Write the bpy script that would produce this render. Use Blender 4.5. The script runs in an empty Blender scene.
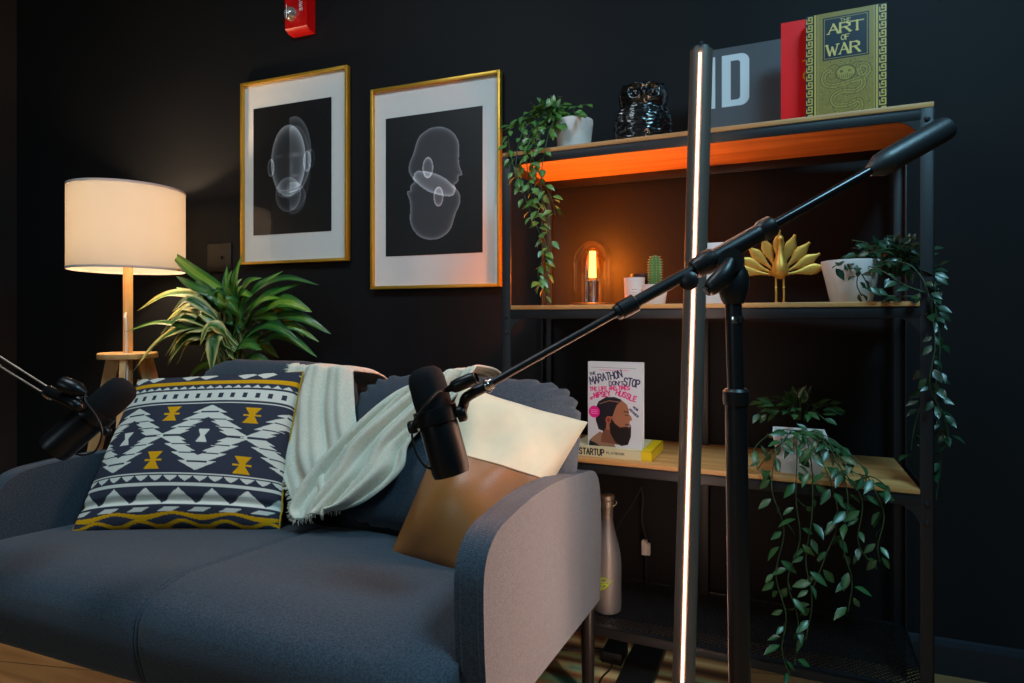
import bpy, bmesh, math, random
import numpy as np
from mathutils import Vector, Matrix, noise

random.seed(7)
PI = math.pi
sc = bpy.context.scene
COL = sc.collection

# ------------------------------------------------------------------ camera
F = 614.0                    # focal length in pixels of the 1024x683 frame
CH = 0.92                    # camera height
YAW = math.radians(20.9)
CA, SA = math.cos(YAW), math.sin(YAW)
HOR = 322.0                  # horizon row
cd = bpy.data.cameras.new('camera')
cd.sensor_width = 36.0
cd.lens = 36.0 * F / 1024.0
cd.shift_y = -(341.5 - HOR) / 1024.0
cd.clip_start = 0.05
cam = bpy.data.objects.new('camera', cd)
cam.location = (0, 0, CH)
cam.rotation_euler = (PI / 2, 0, YAW)
COL.objects.link(cam)
sc.camera = cam

# ------------------------------------------------------------------ world, exposure, lights
w = bpy.data.worlds.new('world'); sc.world = w
w.use_nodes = True
w.node_tree.nodes['Background'].inputs[0].default_value = (0.35, 0.5, 0.6, 1)
w.node_tree.nodes['Background'].inputs[1].default_value = 0.12
sc.view_settings.view_transform = 'Standard'
sc.view_settings.look = 'None'
sc.view_settings.gamma = 1.0
sc.view_settings.use_curve_mapping = False
sc.view_settings.exposure = 0.0
sc.cycles.sample_clamp_direct = 3.0


def light(name, kind, loc, power, color, size=0.1, size_y=None, rot=(0, 0, 0), spread=None):
    l = bpy.data.lights.new(name, kind)
    l.energy = power; l.color = color
    if kind == 'AREA':
        l.size = size
        if size_y:
            l.shape = 'RECTANGLE'; l.size_y = size_y
        if spread: l.spread = spread
    else:
        l.shadow_soft_size = size
    o = bpy.data.objects.new(name, l)
    o.location = loc; o.rotation_euler = rot
    COL.objects.link(o)
    return o


# cool ceiling panel above the right of the sofa, daylight through the window behind the camera
light('ceiling_panel_light', 'AREA', (0.75, 0.35, 2.63), 44, (0.36, 0.76, 1.0), 0.6, 0.6)
light('ceiling_panel_light_left', 'AREA', (-1.15, 0.45, 2.63), 18, (0.78, 0.91, 1.0), 0.6, 0.6)
light('window_daylight', 'AREA', (-2.2, -3.1, 1.75), 14, (0.70, 0.90, 1.0), 1.3, 1.2, (PI / 2, 0, 0))
LAMP_POWER, BULB_POWER, STRIP_EMIT = 48, 25, 800.0

# ------------------------------------------------------------------ pixel helpers (only to read positions off the photo)


def PZ(px, py, Z):
    X = (px - 512) / F * Z
    return Vector((CA * X - SA * Z, SA * X + CA * Z, CH - (py - HOR) / F * Z))


def PY(px, py, wy):
    u = (px - 512) / F
    return PZ(px, py, wy / (SA * u + CA))


def PF(px, py, z=0.0):
    return PZ(px, py, F * (CH - z) / (py - HOR))


def PP(px, py, p0, n):
    d = PZ(px, py, 1.0) - Vector((0, 0, CH))
    o = Vector((0, 0, CH))
    t = (Vector(p0) - o).dot(n) / d.dot(n)
    return o + d * t


# ------------------------------------------------------------------ materials
def s2l(c):
    return tuple((x / 12.92 if x <= 0.04045 else ((x + 0.055) / 1.055) ** 2.4) for x in c)


MC = {}


def mat(name, rgb, rough=0.6, metal=0.0, var=0.0, vscale=20.0, bump=0.0, bscale=200.0, spec=0.5, stretch=None, sheen=0.0, coat=0.0):
    if name in MC: return MC[name]
    m = bpy.data.materials.new(name); m.use_nodes = True
    nt = m.node_tree; b = nt.nodes['Principled BSDF']
    c = s2l(rgb)
    b.inputs['Base Color'].default_value = (*c, 1)
    b.inputs['Roughness'].default_value = rough
    b.inputs['Metallic'].default_value = metal
    b.inputs['Specular IOR Level'].default_value = spec
    if sheen:
        b.inputs['Sheen Weight'].default_value = sheen
    if coat:
        b.inputs['Coat Weight'].default_value = coat
        b.inputs['Coat Roughness'].default_value = 0.15
    tc = nt.nodes.new('ShaderNodeTexCoord')
    src = tc.outputs['Object']
    if stretch:
        mp = nt.nodes.new('ShaderNodeMapping'); mp.inputs['Scale'].default_value = stretch
        nt.links.new(src, mp.inputs[0]); src = mp.outputs[0]
    if var:
        n = nt.nodes.new('ShaderNodeTexNoise'); n.inputs['Scale'].default_value = vscale; n.inputs['Detail'].default_value = 5
        r = nt.nodes.new('ShaderNodeValToRGB')
        r.color_ramp.elements[0].position = 0.3; r.color_ramp.elements[1].position = 0.7
        r.color_ramp.elements[0].color = (*[x * (1 - var) for x in c], 1)
        r.color_ramp.elements[1].color = (*[min(1, x * (1 + var)) for x in c], 1)
        nt.links.new(src, n.inputs[0]); nt.links.new(n.outputs[0], r.inputs[0]); nt.links.new(r.outputs[0], b.inputs['Base Color'])
    if bump:
        n2 = nt.nodes.new('ShaderNodeTexNoise'); n2.inputs['Scale'].default_value = bscale; n2.inputs['Detail'].default_value = 3
        bp = nt.nodes.new('ShaderNodeBump'); bp.inputs['Strength'].default_value = bump; bp.inputs['Distance'].default_value = 0.002
        nt.links.new(src, n2.inputs[0]); nt.links.new(n2.outputs[0], bp.inputs['Height']); nt.links.new(bp.outputs[0], b.inputs['Normal'])
    MC[name] = m
    return m


def mat_attr(name, rough=0.6, bump=0.0, bscale=300.0, spec=0.5, coat=0.0):
    if name in MC: return MC[name]
    m = mat(name, (0.5, 0.5, 0.5), rough, bump=bump, bscale=bscale, spec=spec, coat=coat)
    nt = m.node_tree
    a = nt.nodes.new('ShaderNodeAttribute'); a.attribute_name = 'Col'
    nt.links.new(a.outputs['Color'], nt.nodes['Principled BSDF'].inputs['Base Color'])
    return m


def mat_emit(name, rgb, strength):
    m = bpy.data.materials.new(name); m.use_nodes = True
    nt = m.node_tree; nt.nodes.clear()
    e = nt.nodes.new('ShaderNodeEmission'); o = nt.nodes.new('ShaderNodeOutputMaterial')
    e.inputs[0].default_value = (*rgb, 1); e.inputs[1].default_value = strength
    nt.links.new(e.outputs[0], o.inputs[0])
    return m


def mat_thin(name, tint=(1, 1, 1), rough=0.0, ior=1.5):
    """thin sheet of clear glass: see-through with a fresnel reflection"""
    m = bpy.data.materials.new(name); m.use_nodes = True
    nt = m.node_tree; nt.nodes.clear()
    t = nt.nodes.new('ShaderNodeBsdfTransparent'); t.inputs[0].default_value = (*tint, 1)
    g = nt.nodes.new('ShaderNodeBsdfGlossy'); g.inputs['Roughness'].default_value = rough
    lw = nt.nodes.new('ShaderNodeLayerWeight'); lw.inputs[0].default_value = 0.5
    pw = nt.nodes.new('ShaderNodeMath'); pw.operation = 'POWER'; pw.inputs[1].default_value = 4.0
    f = nt.nodes.new('ShaderNodeMath'); f.operation = 'MULTIPLY_ADD'; f.inputs[1].default_value = 0.7; f.inputs[2].default_value = ((ior - 1) / (ior + 1)) ** 2 * 1.4
    nt.links.new(lw.outputs['Facing'], pw.inputs[0]); nt.links.new(pw.outputs[0], f.inputs[0])
    mx = nt.nodes.new('ShaderNodeMixShader'); o = nt.nodes.new('ShaderNodeOutputMaterial')
    nt.links.new(f.outputs[0], mx.inputs[0]); nt.links.new(t.outputs[0], mx.inputs[1]); nt.links.new(g.outputs[0], mx.inputs[2])
    nt.links.new(mx.outputs[0], o.inputs[0])
    return m


def mat_wood(name, a, b, rough=0.5, axis=0, scale=6.0, planks=None):
    """procedural wood grain running along the given axis; planks=(length, width) adds board joints"""
    m = bpy.data.materials.new(name); m.use_nodes = True
    nt = m.node_tree; N = nt.nodes; L = nt.links; p = N['Principled BSDF']
    p.inputs['Roughness'].default_value = rough
    tc = N.new('ShaderNodeTexCoord'); mp = N.new('ShaderNodeMapping')
    s = [scale * 6] * 3; s[axis] = scale * 0.5
    mp.inputs['Scale'].default_value = s
    L.new(tc.outputs['Object'], mp.inputs[0])
    n = N.new('ShaderNodeTexNoise'); n.inputs['Scale'].default_value = 1.0; n.inputs['Detail'].default_value = 6; n.inputs['Distortion'].default_value = 0.6
    L.new(mp.outputs[0], n.inputs[0])
    r = N.new('ShaderNodeValToRGB'); r.color_ramp.elements[0].position = 0.3; r.color_ramp.elements[1].position = 0.7
    r.color_ramp.elements[0].color = (*s2l(a), 1); r.color_ramp.elements[1].color = (*s2l(b), 1)
    L.new(n.outputs[0], r.inputs[0])
    out = r.outputs[0]
    if planks:
        br = N.new('ShaderNodeTexBrick'); m2 = N.new('ShaderNodeMapping')
        br.inputs['Scale'].default_value = 1.0
        br.inputs['Brick Width'].default_value = planks[0]; br.inputs['Row Height'].default_value = planks[1]
        br.inputs['Mortar Size'].default_value = 0.0015
        br.inputs['Color1'].default_value = (1, 1, 1, 1); br.inputs['Color2'].default_value = (0.62, 0.62, 0.62, 1); br.inputs['Mortar'].default_value = (0.15, 0.15, 0.15, 1)
        m2.inputs['Rotation'].default_value = (0, 0, math.radians(planks[2]))
        L.new(tc.outputs['Object'], m2.inputs[0]); L.new(m2.outputs[0], br.inputs[0])
        mx = N.new('ShaderNodeMix'); mx.data_type = 'RGBA'; mx.blend_type = 'MULTIPLY'; mx.inputs[0].default_value = 1
        L.new(out, mx.inputs[6]); L.new(br.outputs[0], mx.inputs[7]); out = mx.outputs[2]
    L.new(out, p.inputs['Base Color'])
    return m


M_wall = mat('wall_paint', (0.090, 0.092, 0.100), 0.6, var=0.06, vscale=3, bump=0.12, bscale=60, spec=0.15)
M_side = mat('side_wall_paint', (0.06, 0.06, 0.065), 0.7, var=0.05, vscale=3)
M_room = mat('room_paint', (0.30, 0.32, 0.34), 0.8, var=0.05, vscale=3)
M_trim = mat('trim_paint', (0.12, 0.13, 0.16), 0.3, bump=0.05)
M_sofa = mat('sofa_fabric', (0.228, 0.262, 0.300), 0.92, var=0.36, vscale=300, bump=0.6, bscale=480, spec=0.15, sheen=0.15)
M_black = mat('black_metal', (0.075, 0.075, 0.082), 0.38, 0.2, var=0.05, vscale=30, bump=0.05)
M_frame = mat('shelf_metal', (0.115, 0.118, 0.13), 0.45, 0.3, bump=0.08, bscale=500)
M_mic = mat('microphone_body', (0.085, 0.085, 0.09), 0.33, 0.4, bump=0.03)
M_foam = mat('foam_windscreen', (0.085, 0.085, 0.095), 0.95, bump=1.0, bscale=900, spec=0.2)
M_chrome = mat('chrome', (0.85, 0.85, 0.85), 0.15, 1.0, bump=0.01)
M_rubber = mat('cable_rubber', (0.05, 0.05, 0.055), 0.5, bump=0.02)
M_gold = mat('gold_frame', (0.80, 0.62, 0.20), 0.35, 0.55, bump=0.03, var=0.05)
M_brass = mat('gold_figurine', (0.82, 0.62, 0.28), 0.45, 0.7, bump=0.25, bscale=260)
M_matb = mat('picture_mat', (0.93, 0.92, 0.90), 0.8, bump=0.02)
M_white = mat('white_ceramic', (0.86, 0.84, 0.83), 0.45, var=0.05, vscale=15, bump=0.05)
M_concrete = mat('pale_stone_pot', (0.82, 0.80, 0.78), 0.75, var=0.15, vscale=25, bump=0.2, bscale=120)
M_pine = mat_wood('pale_pine', (0.80, 0.60, 0.38), (0.90, 0.72, 0.48), 0.5, 2, 5)
M_board = mat_wood('shelf_pine', (0.62, 0.43, 0.24), (0.80, 0.60, 0.36), 0.5, 0, 5)
M_floor = mat_wood('oak_floor', (0.55, 0.40, 0.24), (0.72, 0.55, 0.36), 0.35, 0, 3, planks=(1.1, 0.13, -12))
M_red = mat('alarm_red', (0.80, 0.05, 0.05), 0.3, bump=0.02)
M_redbook = mat('red_cloth', (0.93, 0.06, 0.07), 0.7, bump=0.2, bscale=600)
M_print = mat_attr('printed_paper', 0.5)
M_gloss = mat_attr('printed_gloss', 0.35)
M_cush = mat_attr('printed_cotton', 0.9, bump=0.5, bscale=500, spec=0.15)
M_leaf = mat_attr('leaf_surface', 0.33, bump=0.1, bscale=60, spec=0.6)
M_vleaf = mat_attr('vine_leaf_surface', 0.35, bump=0.05, bscale=60, spec=0.6)
M_stem = mat('plant_stem', (0.38, 0.40, 0.18), 0.6, var=0.3, vscale=40)
M_vine = mat('vine_stem', (0.16, 0.26, 0.13), 0.6, var=0.3, vscale=40)
M_soil = mat('potting_soil', (0.12, 0.09, 0.07), 0.95, var=0.4, vscale=80, bump=0.8, bscale=150)
M_throw = mat('cotton_throw', (0.87, 0.85, 0.77), 0.95, var=0.08, vscale=200, bump=1.0, bscale=420, spec=0.1, sheen=0.2)
M_cream = mat('cream_velvet', (0.92, 0.85, 0.72), 0.8, var=0.03, vscale=40, bump=0.15, bscale=60, spec=0.2, sheen=0.2)
M_leather = mat('tan_leather', (0.60, 0.38, 0.19), 0.38, var=0.15, vscale=9, bump=0.12, bscale=250)
M_paper = mat('page_edges', (0.88, 0.85, 0.78), 0.8, var=0.08, vscale=300, stretch=(1, 1, 1))
M_glass = mat_thin('clear_glass')
M_pane = mat_thin('picture_glass', ior=1.45)
M_amber = mat_thin('amber_bulb_glass', (1.0, 0.82, 0.5))
M_strip = mat_emit('led_strip_glow', (1.0, 0.55, 0.37), STRIP_EMIT)
M_added_fill = mat_emit('added_fill_glow', (1.0, 0.66, 0.50), 68)  # emission of the extra strip added out of view on the tube
M_fil = mat_emit('filament_glow', (1.0, 0.50, 0.14), 60)
M_bulbglow = mat_emit('lamp_bulb_glow', (1.0, 0.72, 0.40), 30)
M_owl = mat('black_glaze', (0.03, 0.03, 0.035), 0.24, 0.0, bump=0.15, bscale=60, spec=0.8, coat=0.4)
M_bottle = mat('silver_bottle', (0.62, 0.60, 0.59), 0.38, 0.75, bump=0.02)
M_foil = mat('crumpled_foil', (0.78, 0.75, 0.70), 0.3, 0.9, bump=1.0, bscale=120)
M_lime = mat('lime_print', (0.75, 0.85, 0.05), 0.5)
M_plastic = mat('white_plastic', (0.88, 0.87, 0.85), 0.4)
M_cactus = mat('cactus_skin', (0.22, 0.40, 0.20), 0.7, var=0.2, vscale=60, bump=0.5, bscale=300)
M_spine = mat('cactus_spines', (0.90, 0.75, 0.45), 0.7)
M_lid = mat('black_lid', (0.06, 0.06, 0.06), 0.4)
M_yellow = mat('yellow_jacket', (0.93, 0.76, 0.08), 0.5)

# lamp shade fabric: light passes through it
M_shade = bpy.data.materials.new('lamp_shade_fabric'); M_shade.use_nodes = True
_nt = M_shade.node_tree; _nt.nodes.clear()
_d = _nt.nodes.new('ShaderNodeBsdfDiffuse'); _d.inputs[0].default_value = (0.80, 0.76, 0.70, 1)
_t = _nt.nodes.new('ShaderNodeBsdfTranslucent'); _t.inputs[0].default_value = (0.135, 0.120, 0.098, 1)
_m = _nt.nodes.new('ShaderNodeMixShader'); _m.inputs[0].default_value = 0.5
_o = _nt.nodes.new('ShaderNodeOutputMaterial')
_nt.links.new(_d.outputs[0], _m.inputs[1]); _nt.links.new(_t.outputs[0], _m.inputs[2]); _nt.links.new(_m.outputs[0], _o.inputs[0])

# ------------------------------------------------------------------ object helpers


def thing(name, label, cat, loc=(0, 0, 0), rotz=0.0, group=None):
    o = bpy.data.objects.new(name, None); COL.objects.link(o)
    o.location = loc; o.rotation_euler = (0, 0, rotz); o.empty_display_size = 0.05
    o['label'] = label; o['category'] = cat
    if group: o['group'] = group
    return o


def tag(o, label, cat, group=None, kind=None):
    o['label'] = label; o['category'] = cat
    if group: o['group'] = group
    if kind: o['kind'] = kind
    return o


def root_mw(o):
    m = Matrix.Translation(o.location) @ o.rotation_euler.to_matrix().to_4x4()
    return (root_mw(o.parent) @ m) if o.parent else m


def finish(name, me, material, parent, world, smooth):
    o = bpy.data.objects.new(name, me); COL.objects.link(o)
    if material: me.materials.append(material)
    if parent:
        o.parent = parent
        if world: me.transform(root_mw(parent).inverted())
    if smooth is not None:
        me.polygons.foreach_set('use_smooth', [True] * len(me.polygons))
        if smooth and smooth < 179:
            me.set_sharp_from_angle(angle=math.radians(smooth))
    return o


def obj(name, bm, material, parent=None, world=True, smooth=40, centre=False):
    """link bm as one mesh object; smooth = sharp-edge angle, None = flat. world: verts are world coordinates."""
    me = bpy.data.meshes.new(name)
    bmesh.ops.recalc_face_normals(bm, faces=bm.faces) if not getattr(bm, 'norecalc', False) else None
    bm.to_mesh(me); bm.free()
    o = finish(name, me, material, parent, world, smooth)
    if centre and not parent:
        lo = np.array([v.co[:] for v in me.vertices])
        c = Vector((*(0.5 * (lo.min(0) + lo.max(0))[:2]), lo[:, 2].min()))
        me.transform(Matrix.Translation(-c)); o.location = c
    return o


def struct(name, bm, m):
    o = obj(name, bm, m, None, smooth=None); o['kind'] = 'structure'
    return o


def NB():
    return bmesh.new()


def box(bm, x0, x1, y0, y1, z0, z1, mw=None, bevel=0.0):
    vs = [bm.verts.new((x, y, z)) for z in (z0, z1) for y in (y0, y1) for x in (x0, x1)]
    fs = [bm.faces.new([vs[i] for i in q]) for q in ((0, 2, 3, 1), (4, 5, 7, 6), (0, 1, 5, 4), (2, 6, 7, 3), (0, 4, 6, 2), (1, 3, 7, 5))]
    if bevel:
        es = list({e for f in fs for e in f.edges})
        r = bmesh.ops.bevel(bm, geom=es, offset=bevel, segments=2, profile=0.5, affect='EDGES')
        vs = list({v for v in r['verts']} | {v for v in vs if v.is_valid})
    if mw is not None:
        bmesh.ops.transform(bm, matrix=mw, verts=[v for v in vs if v.is_valid])
    return vs


def frame_of(d):
    d = d.normalized()
    a = Vector((0, 0, 1)) if abs(d.z) < 0.9 else Vector((1, 0, 0))
    x = d.cross(a).normalized(); y = d.cross(x).normalized()
    return x, y


def cyl(bm, p0, p1, r0, r1=None, n=24, caps=True):
    p0 = Vector(p0); p1 = Vector(p1); r1 = r0 if r1 is None else r1
    x, y = frame_of(p1 - p0)
    a = [bm.verts.new(p0 + (x * math.cos(2 * PI * i / n) + y * math.sin(2 * PI * i / n)) * r0) for i in range(n)]
    b = [bm.verts.new(p1 + (x * math.cos(2 * PI * i / n) + y * math.sin(2 * PI * i / n)) * r1) for i in range(n)]
    for i in range(n):
        bm.faces.new((a[i], a[(i + 1) % n], b[(i + 1) % n], b[i]))
    if caps:
        bm.faces.new(a[::-1]); bm.faces.new(b)


def lathe(bm, prof, c=(0, 0, 0), axis=(0, 0, 1), n=40, cap0=True, cap1=True):
    """prof: list of (radius, distance along axis)"""
    c = Vector(c); d = Vector(axis).normalized(); x, y = frame_of(d)
    rings = []
    for r, h in prof:
        if r < 1e-6:
            rings.append([bm.verts.new(c + d * h)])
        else:
            rings.append([bm.verts.new(c + d * h + (x * math.cos(2 * PI * i / n) + y * math.sin(2 * PI * i / n)) * r) for i in range(n)])
    for A, B in zip(rings, rings[1:]):
        if len(A) == 1 and len(B) == 1: continue
        for i in range(n):
            j = (i + 1) % n
            if len(A) == 1: bm.faces.new((A[0], B[j], B[i]))
            elif len(B) == 1: bm.faces.new((A[i], A[j], B[0]))
            else: bm.faces.new((A[i], A[j], B[j], B[i]))
    if cap0 and len(rings[0]) > 1: bm.faces.new(rings[0][::-1])
    if cap1 and len(rings[-1]) > 1: bm.faces.new(rings[-1])


def spline(pts, k=8):
    pts = [Vector(p) for p in pts]
    if len(pts) < 3:
        return [pts[0].lerp(pts[-1], i / k) for i in range(k + 1)]
    P = [pts[0] * 2 - pts[1]] + pts + [pts[-1] * 2 - pts[-2]]
    out = []
    for i in range(1, len(P) - 2):
        a, b, c, d = P[i - 1], P[i], P[i + 1], P[i + 2]
        for j in range(k):
            t = j / k
            out.append(0.5 * ((2 * b) + (c - a) * t + (2 * a - 5 * b + 4 * c - d) * t * t + (3 * b - a - 3 * c + d) * t ** 3))
    out.append(pts[-1])
    return out


def tube(bm, pts, r, n=8, k=8, smoothpath=True):
    q = spline(pts, k) if smoothpath else [Vector(p) for p in pts]
    rings = []
    x = None
    for i, p in enumerate(q):
        d = (q[min(i + 1, len(q) - 1)] - q[max(i - 1, 0)]).normalized()
        if x is None: x, _ = frame_of(d)
        x = (x - d * x.dot(d)).normalized(); y = d.cross(x)
        rr = r(i / (len(q) - 1)) if callable(r) else r
        rings.append([bm.verts.new(p + (x * math.cos(2 * PI * j / n) + y * math.sin(2 * PI * j / n)) * rr) for j in range(n)])
    for A, B in zip(rings, rings[1:]):
        for j in range(n):
            bm.faces.new((A[j], A[(j + 1) % n], B[(j + 1) % n], B[j]))
    bm.faces.new(rings[0][::-1]); bm.faces.new(rings[-1])


def prism(bm, outline, axis_from, axis_to, place):
    """outline: 2-D points; place(u, v, w) -> world; extruded from w=axis_from to axis_to"""
    a = [bm.verts.new(place(u, v, axis_from)) for u, v in outline]
    b = [bm.verts.new(place(u, v, axis_to)) for u, v in outline]
    n = len(outline)
    bm.faces.new(a[::-1]); bm.faces.new(b)
    for i in range(n):
        bm.faces.new((a[i], a[(i + 1) % n], b[(i + 1) % n], b[i]))


def bevel_all(bm, off, seg=2, ang=40):
    es = [e for e in bm.edges if len(e.link_faces) == 2 and e.calc_face_angle(0) > math.radians(ang)]
    bmesh.ops.bevel(bm, geom=es, offset=off, segments=seg, profile=0.5, affect='EDGES')


# ------------------------------------------------------------------ painted surfaces (print, weave) as vertex colours on fine grids
FONT = {
    'A': [[(0, 0), (.5, 1), (1, 0)], [(.2, .38), (.8, .38)]],
    'B': [[(0, 0), (0, 1), (.6, 1), (.85, .85), (.85, .65), (.6, .53), (0, .53)], [(.6, .53), (.95, .38), (.95, .15), (.65, 0), (0, 0)]],
    'C': [[(1, .8), (.75, 1), (.3, 1), (0, .7), (0, .3), (.3, 0), (.75, 0), (1, .2)]],
    'D': [[(0, 0), (0, 1), (.55, 1), (1, .72), (1, .28), (.55, 0), (0, 0)]],
    'E': [[(.9, 1), (0, 1), (0, 0), (.9, 0)], [(0, .52), (.7, .52)]],
    'F': [[(.9, 1), (0, 1), (0, 0)], [(0, .52), (.7, .52)]],
    'G': [[(1, .8), (.75, 1), (.3, 1), (0, .7), (0, .3), (.3, 0), (.75, 0), (1, .2), (1, .45), (.6, .45)]],
    'H': [[(0, 0), (0, 1)], [(1, 0), (1, 1)], [(0, .52), (1, .52)]],
    'I': [[(.5, 0), (.5, 1)]],
    'K': [[(0, 0), (0, 1)], [(.95, 1), (0, .45)], [(.25, .6), (1, 0)]],
    'L': [[(0, 1), (0, 0), (.85, 0)]],
    'M': [[(0, 0), (.08, 1), (.5, .3), (.92, 1), (1, 0)]],
    'N': [[(0, 0), (0, 1), (1, 0), (1, 1)]],
    'O': [[(.5, 1), (.15, .88), (0, .5), (.15, .12), (.5, 0), (.85, .12), (1, .5), (.85, .88), (.5, 1)]],
    'P': [[(0, 0), (0, 1), (.65, 1), (.95, .85), (.95, .62), (.65, .47), (0, .47)]],
    'R': [[(0, 0), (0, 1), (.65, 1), (.93, .86), (.93, .66), (.65, .52), (0, .52)], [(.5, .52), (1, 0)]],
    'S': [[(.92, .85), (.7, 1), (.25, 1), (.03, .82), (.1, .6), (.85, .42), (.97, .2), (.75, 0), (.25, 0), (0, .16)]],
    'T': [[(0, 1), (1, 1)], [(.5, 1), (.5, 0)]],
    'U': [[(0, 1), (0, .25), (.25, 0), (.75, 0), (1, .25), (1, 1)]],
    'W': [[(0, 1), (.27, 0), (.5, .75), (.73, 0), (1, 1)]],
    'Y': [[(0, 1), (.5, .5), (1, 1)], [(.5, .5), (.5, 0)]],
    "'": [[(.5, 1), (.4, .75)]],
}


class Canvas:
    def __init__(s, w, h, nx, ny, bg):
        s.w, s.h, s.nx, s.ny = w, h, nx, ny
        s.X, s.Z = np.meshgrid(np.linspace(0, w, nx), np.linspace(0, h, ny))
        s.C = np.ones((ny, nx, 3)) * np.array(bg)
        s.px = w / nx

    def blend(s, alpha, rgb):
        a = np.clip(alpha, 0, 1)[..., None]
        s.C = s.C * (1 - a) + np.array(rgb) * a

    def sd(s, d, rgb, k=1.0):
        s.blend(k * np.clip(0.5 - d / (s.px * 1.4), 0, 1), rgb)

    def seg(s, a, b, t, rgb):
        ax, az = a; bx, bz = b
        dx, dz = bx - ax, bz - az
        L = dx * dx + dz * dz + 1e-12
        q = np.clip(((s.X - ax) * dx + (s.Z - az) * dz) / L, 0, 1)
        s.sd(np.hypot(s.X - ax - q * dx, s.Z - az - q * dz) - t / 2, rgb)

    def line(s, pts, t, rgb):
        for a, b in zip(pts, pts[1:]): s.seg(a, b, t, rgb)

    def rect(s, x0, x1, z0, z1, rgb):
        s.sd(np.maximum(np.maximum(x0 - s.X, s.X - x1), np.maximum(z0 - s.Z, s.Z - z1)), rgb)

    def ell(s, cx, cz, rx, rz, rgb, k=1.0, soft=None):
        d = (np.hypot((s.X - cx) / rx, (s.Z - cz) / rz) - 1) * min(rx, rz)
        if soft: s.blend(k * np.clip(0.5 - d / soft, 0, 1), rgb)
        else: s.sd(d, rgb, k)

    def poly(s, pts, rgb, k=1.0):
        inside = np.zeros_like(s.X, bool)
        dmin = np.full_like(s.X, 1e9)
        n = len(pts)
        for i in range(n):
            (x0, z0), (x1, z1) = pts[i], pts[(i + 1) % n]
            c = ((z0 > s.Z) != (z1 > s.Z)) & (s.X < (x1 - x0) * (s.Z - z0) / ((z1 - z0) or 1e-12) + x0)
            inside ^= c
            dx, dz = x1 - x0, z1 - z0
            q = np.clip(((s.X - x0) * dx + (s.Z - z0) * dz) / (dx * dx + dz * dz + 1e-12), 0, 1)
            dmin = np.minimum(dmin, np.hypot(s.X - x0 - q * dx, s.Z - z0 - q * dz))
        s.sd(np.where(inside, -dmin, dmin), rgb, k)

    def text(s, txt, x, z, hgt, wid, t, rgb, gap=0.35, rot=0.0, serif=False, jit=0.0, thin=None, arc=0.0):
        """x, z: lower left of the line; wid: letter width; rot in radians; arc bends the baseline"""
        rnd = random.Random(len(txt) * 7 + 1)
        cr, sr = math.cos(rot), math.sin(rot)
        pen = 0.0
        total = sum((0.45 if c in " '" else (0.35 if c == 'I' else 1.0)) * wid + gap * wid for c in txt)
        for c in txt:
            if c == ' ': pen += 0.8 * wid; continue
            cw = (0.25 if c in "'I" else 1.0) * wid
            if c in 'MW': cw = 1.25 * wid
            jz = rnd.uniform(-jit, jit) * hgt; jr = rnd.uniform(-jit, jit) * 0.5
            q = (pen + cw / 2) / max(total, 1e-6) - 0.5
            lift = -arc * q * q * 4

            def tr(p):
                ux = (p[0] - 0.5) * cw; uz = p[1] * hgt
                ux, uz = ux * math.cos(jr) - uz * math.sin(jr), ux * math.sin(jr) + uz * math.cos(jr)
                gx, gz = pen + cw / 2 + ux, uz + jz + lift
                return (x + gx * cr - gz * sr, z + gx * sr + gz * cr)
            for pl in FONT[c]:
                for a, b in zip(pl, pl[1:]):
                    tt = t
                    if thin and (b[0] - a[0]) * (b[1] - a[1]) > 0 and abs(b[0] - a[0]) > .05: tt = thin
                    if thin and abs(b[1] - a[1]) < .02: tt = thin
                    s.seg(tr(a), tr(b), tt, rgb)
                if serif:
                    for e in (pl[0], pl[-1]):
                        if e[1] in (0, 1) and c not in 'OC':
                            s.seg(tr((e[0] - .13, e[1])), tr((e[0] + .13, e[1])), (thin or t) * 0.9, rgb)
            pen += cw + gap * wid

    def mesh(s, name, place, material, parent):
        """place(X, Z) -> arrays of local coordinates (nx*ny, 3)"""
        co = place(s.X.ravel(), s.Z.ravel())
        return grid_mesh(name, co, s.nx, s.ny, s.C.reshape(-1, 3), material, parent, False)


def grid_mesh(name, co, nx, ny, cols, material, parent, world=True, smooth=179):
    me = bpy.data.meshes.new(name)
    idx = np.arange(nx * ny).reshape(ny, nx)
    q = np.stack([idx[:-1, :-1], idx[:-1, 1:], idx[1:, 1:], idx[1:, :-1]], -1).reshape(-1, 4)
    me.vertices.add(len(co)); me.vertices.foreach_set('co', np.asarray(co, dtype=np.float32).ravel())
    me.loops.add(q.size); me.loops.foreach_set('vertex_index', q.ravel().astype(np.int32))
    me.polygons.add(len(q)); me.polygons.foreach_set('loop_start', np.arange(0, q.size, 4, dtype=np.int32))
    me.polygons.foreach_set('loop_total', np.full(len(q), 4, dtype=np.int32))
    me.update(calc_edges=True)
    if cols is not None:
        a = me.color_attributes.new('Col', 'FLOAT_COLOR', 'POINT')
        c = np.clip(np.asarray(cols), 0, 1)
        lin = np.where(c <= 0.04045, c / 12.92, ((c + 0.055) / 1.055) ** 2.4)
        a.data.foreach_set('color', np.concatenate([lin, np.ones((len(lin), 1))], 1).astype(np.float32).ravel())
    return finish(name, me, material, parent, world, smooth)


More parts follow.
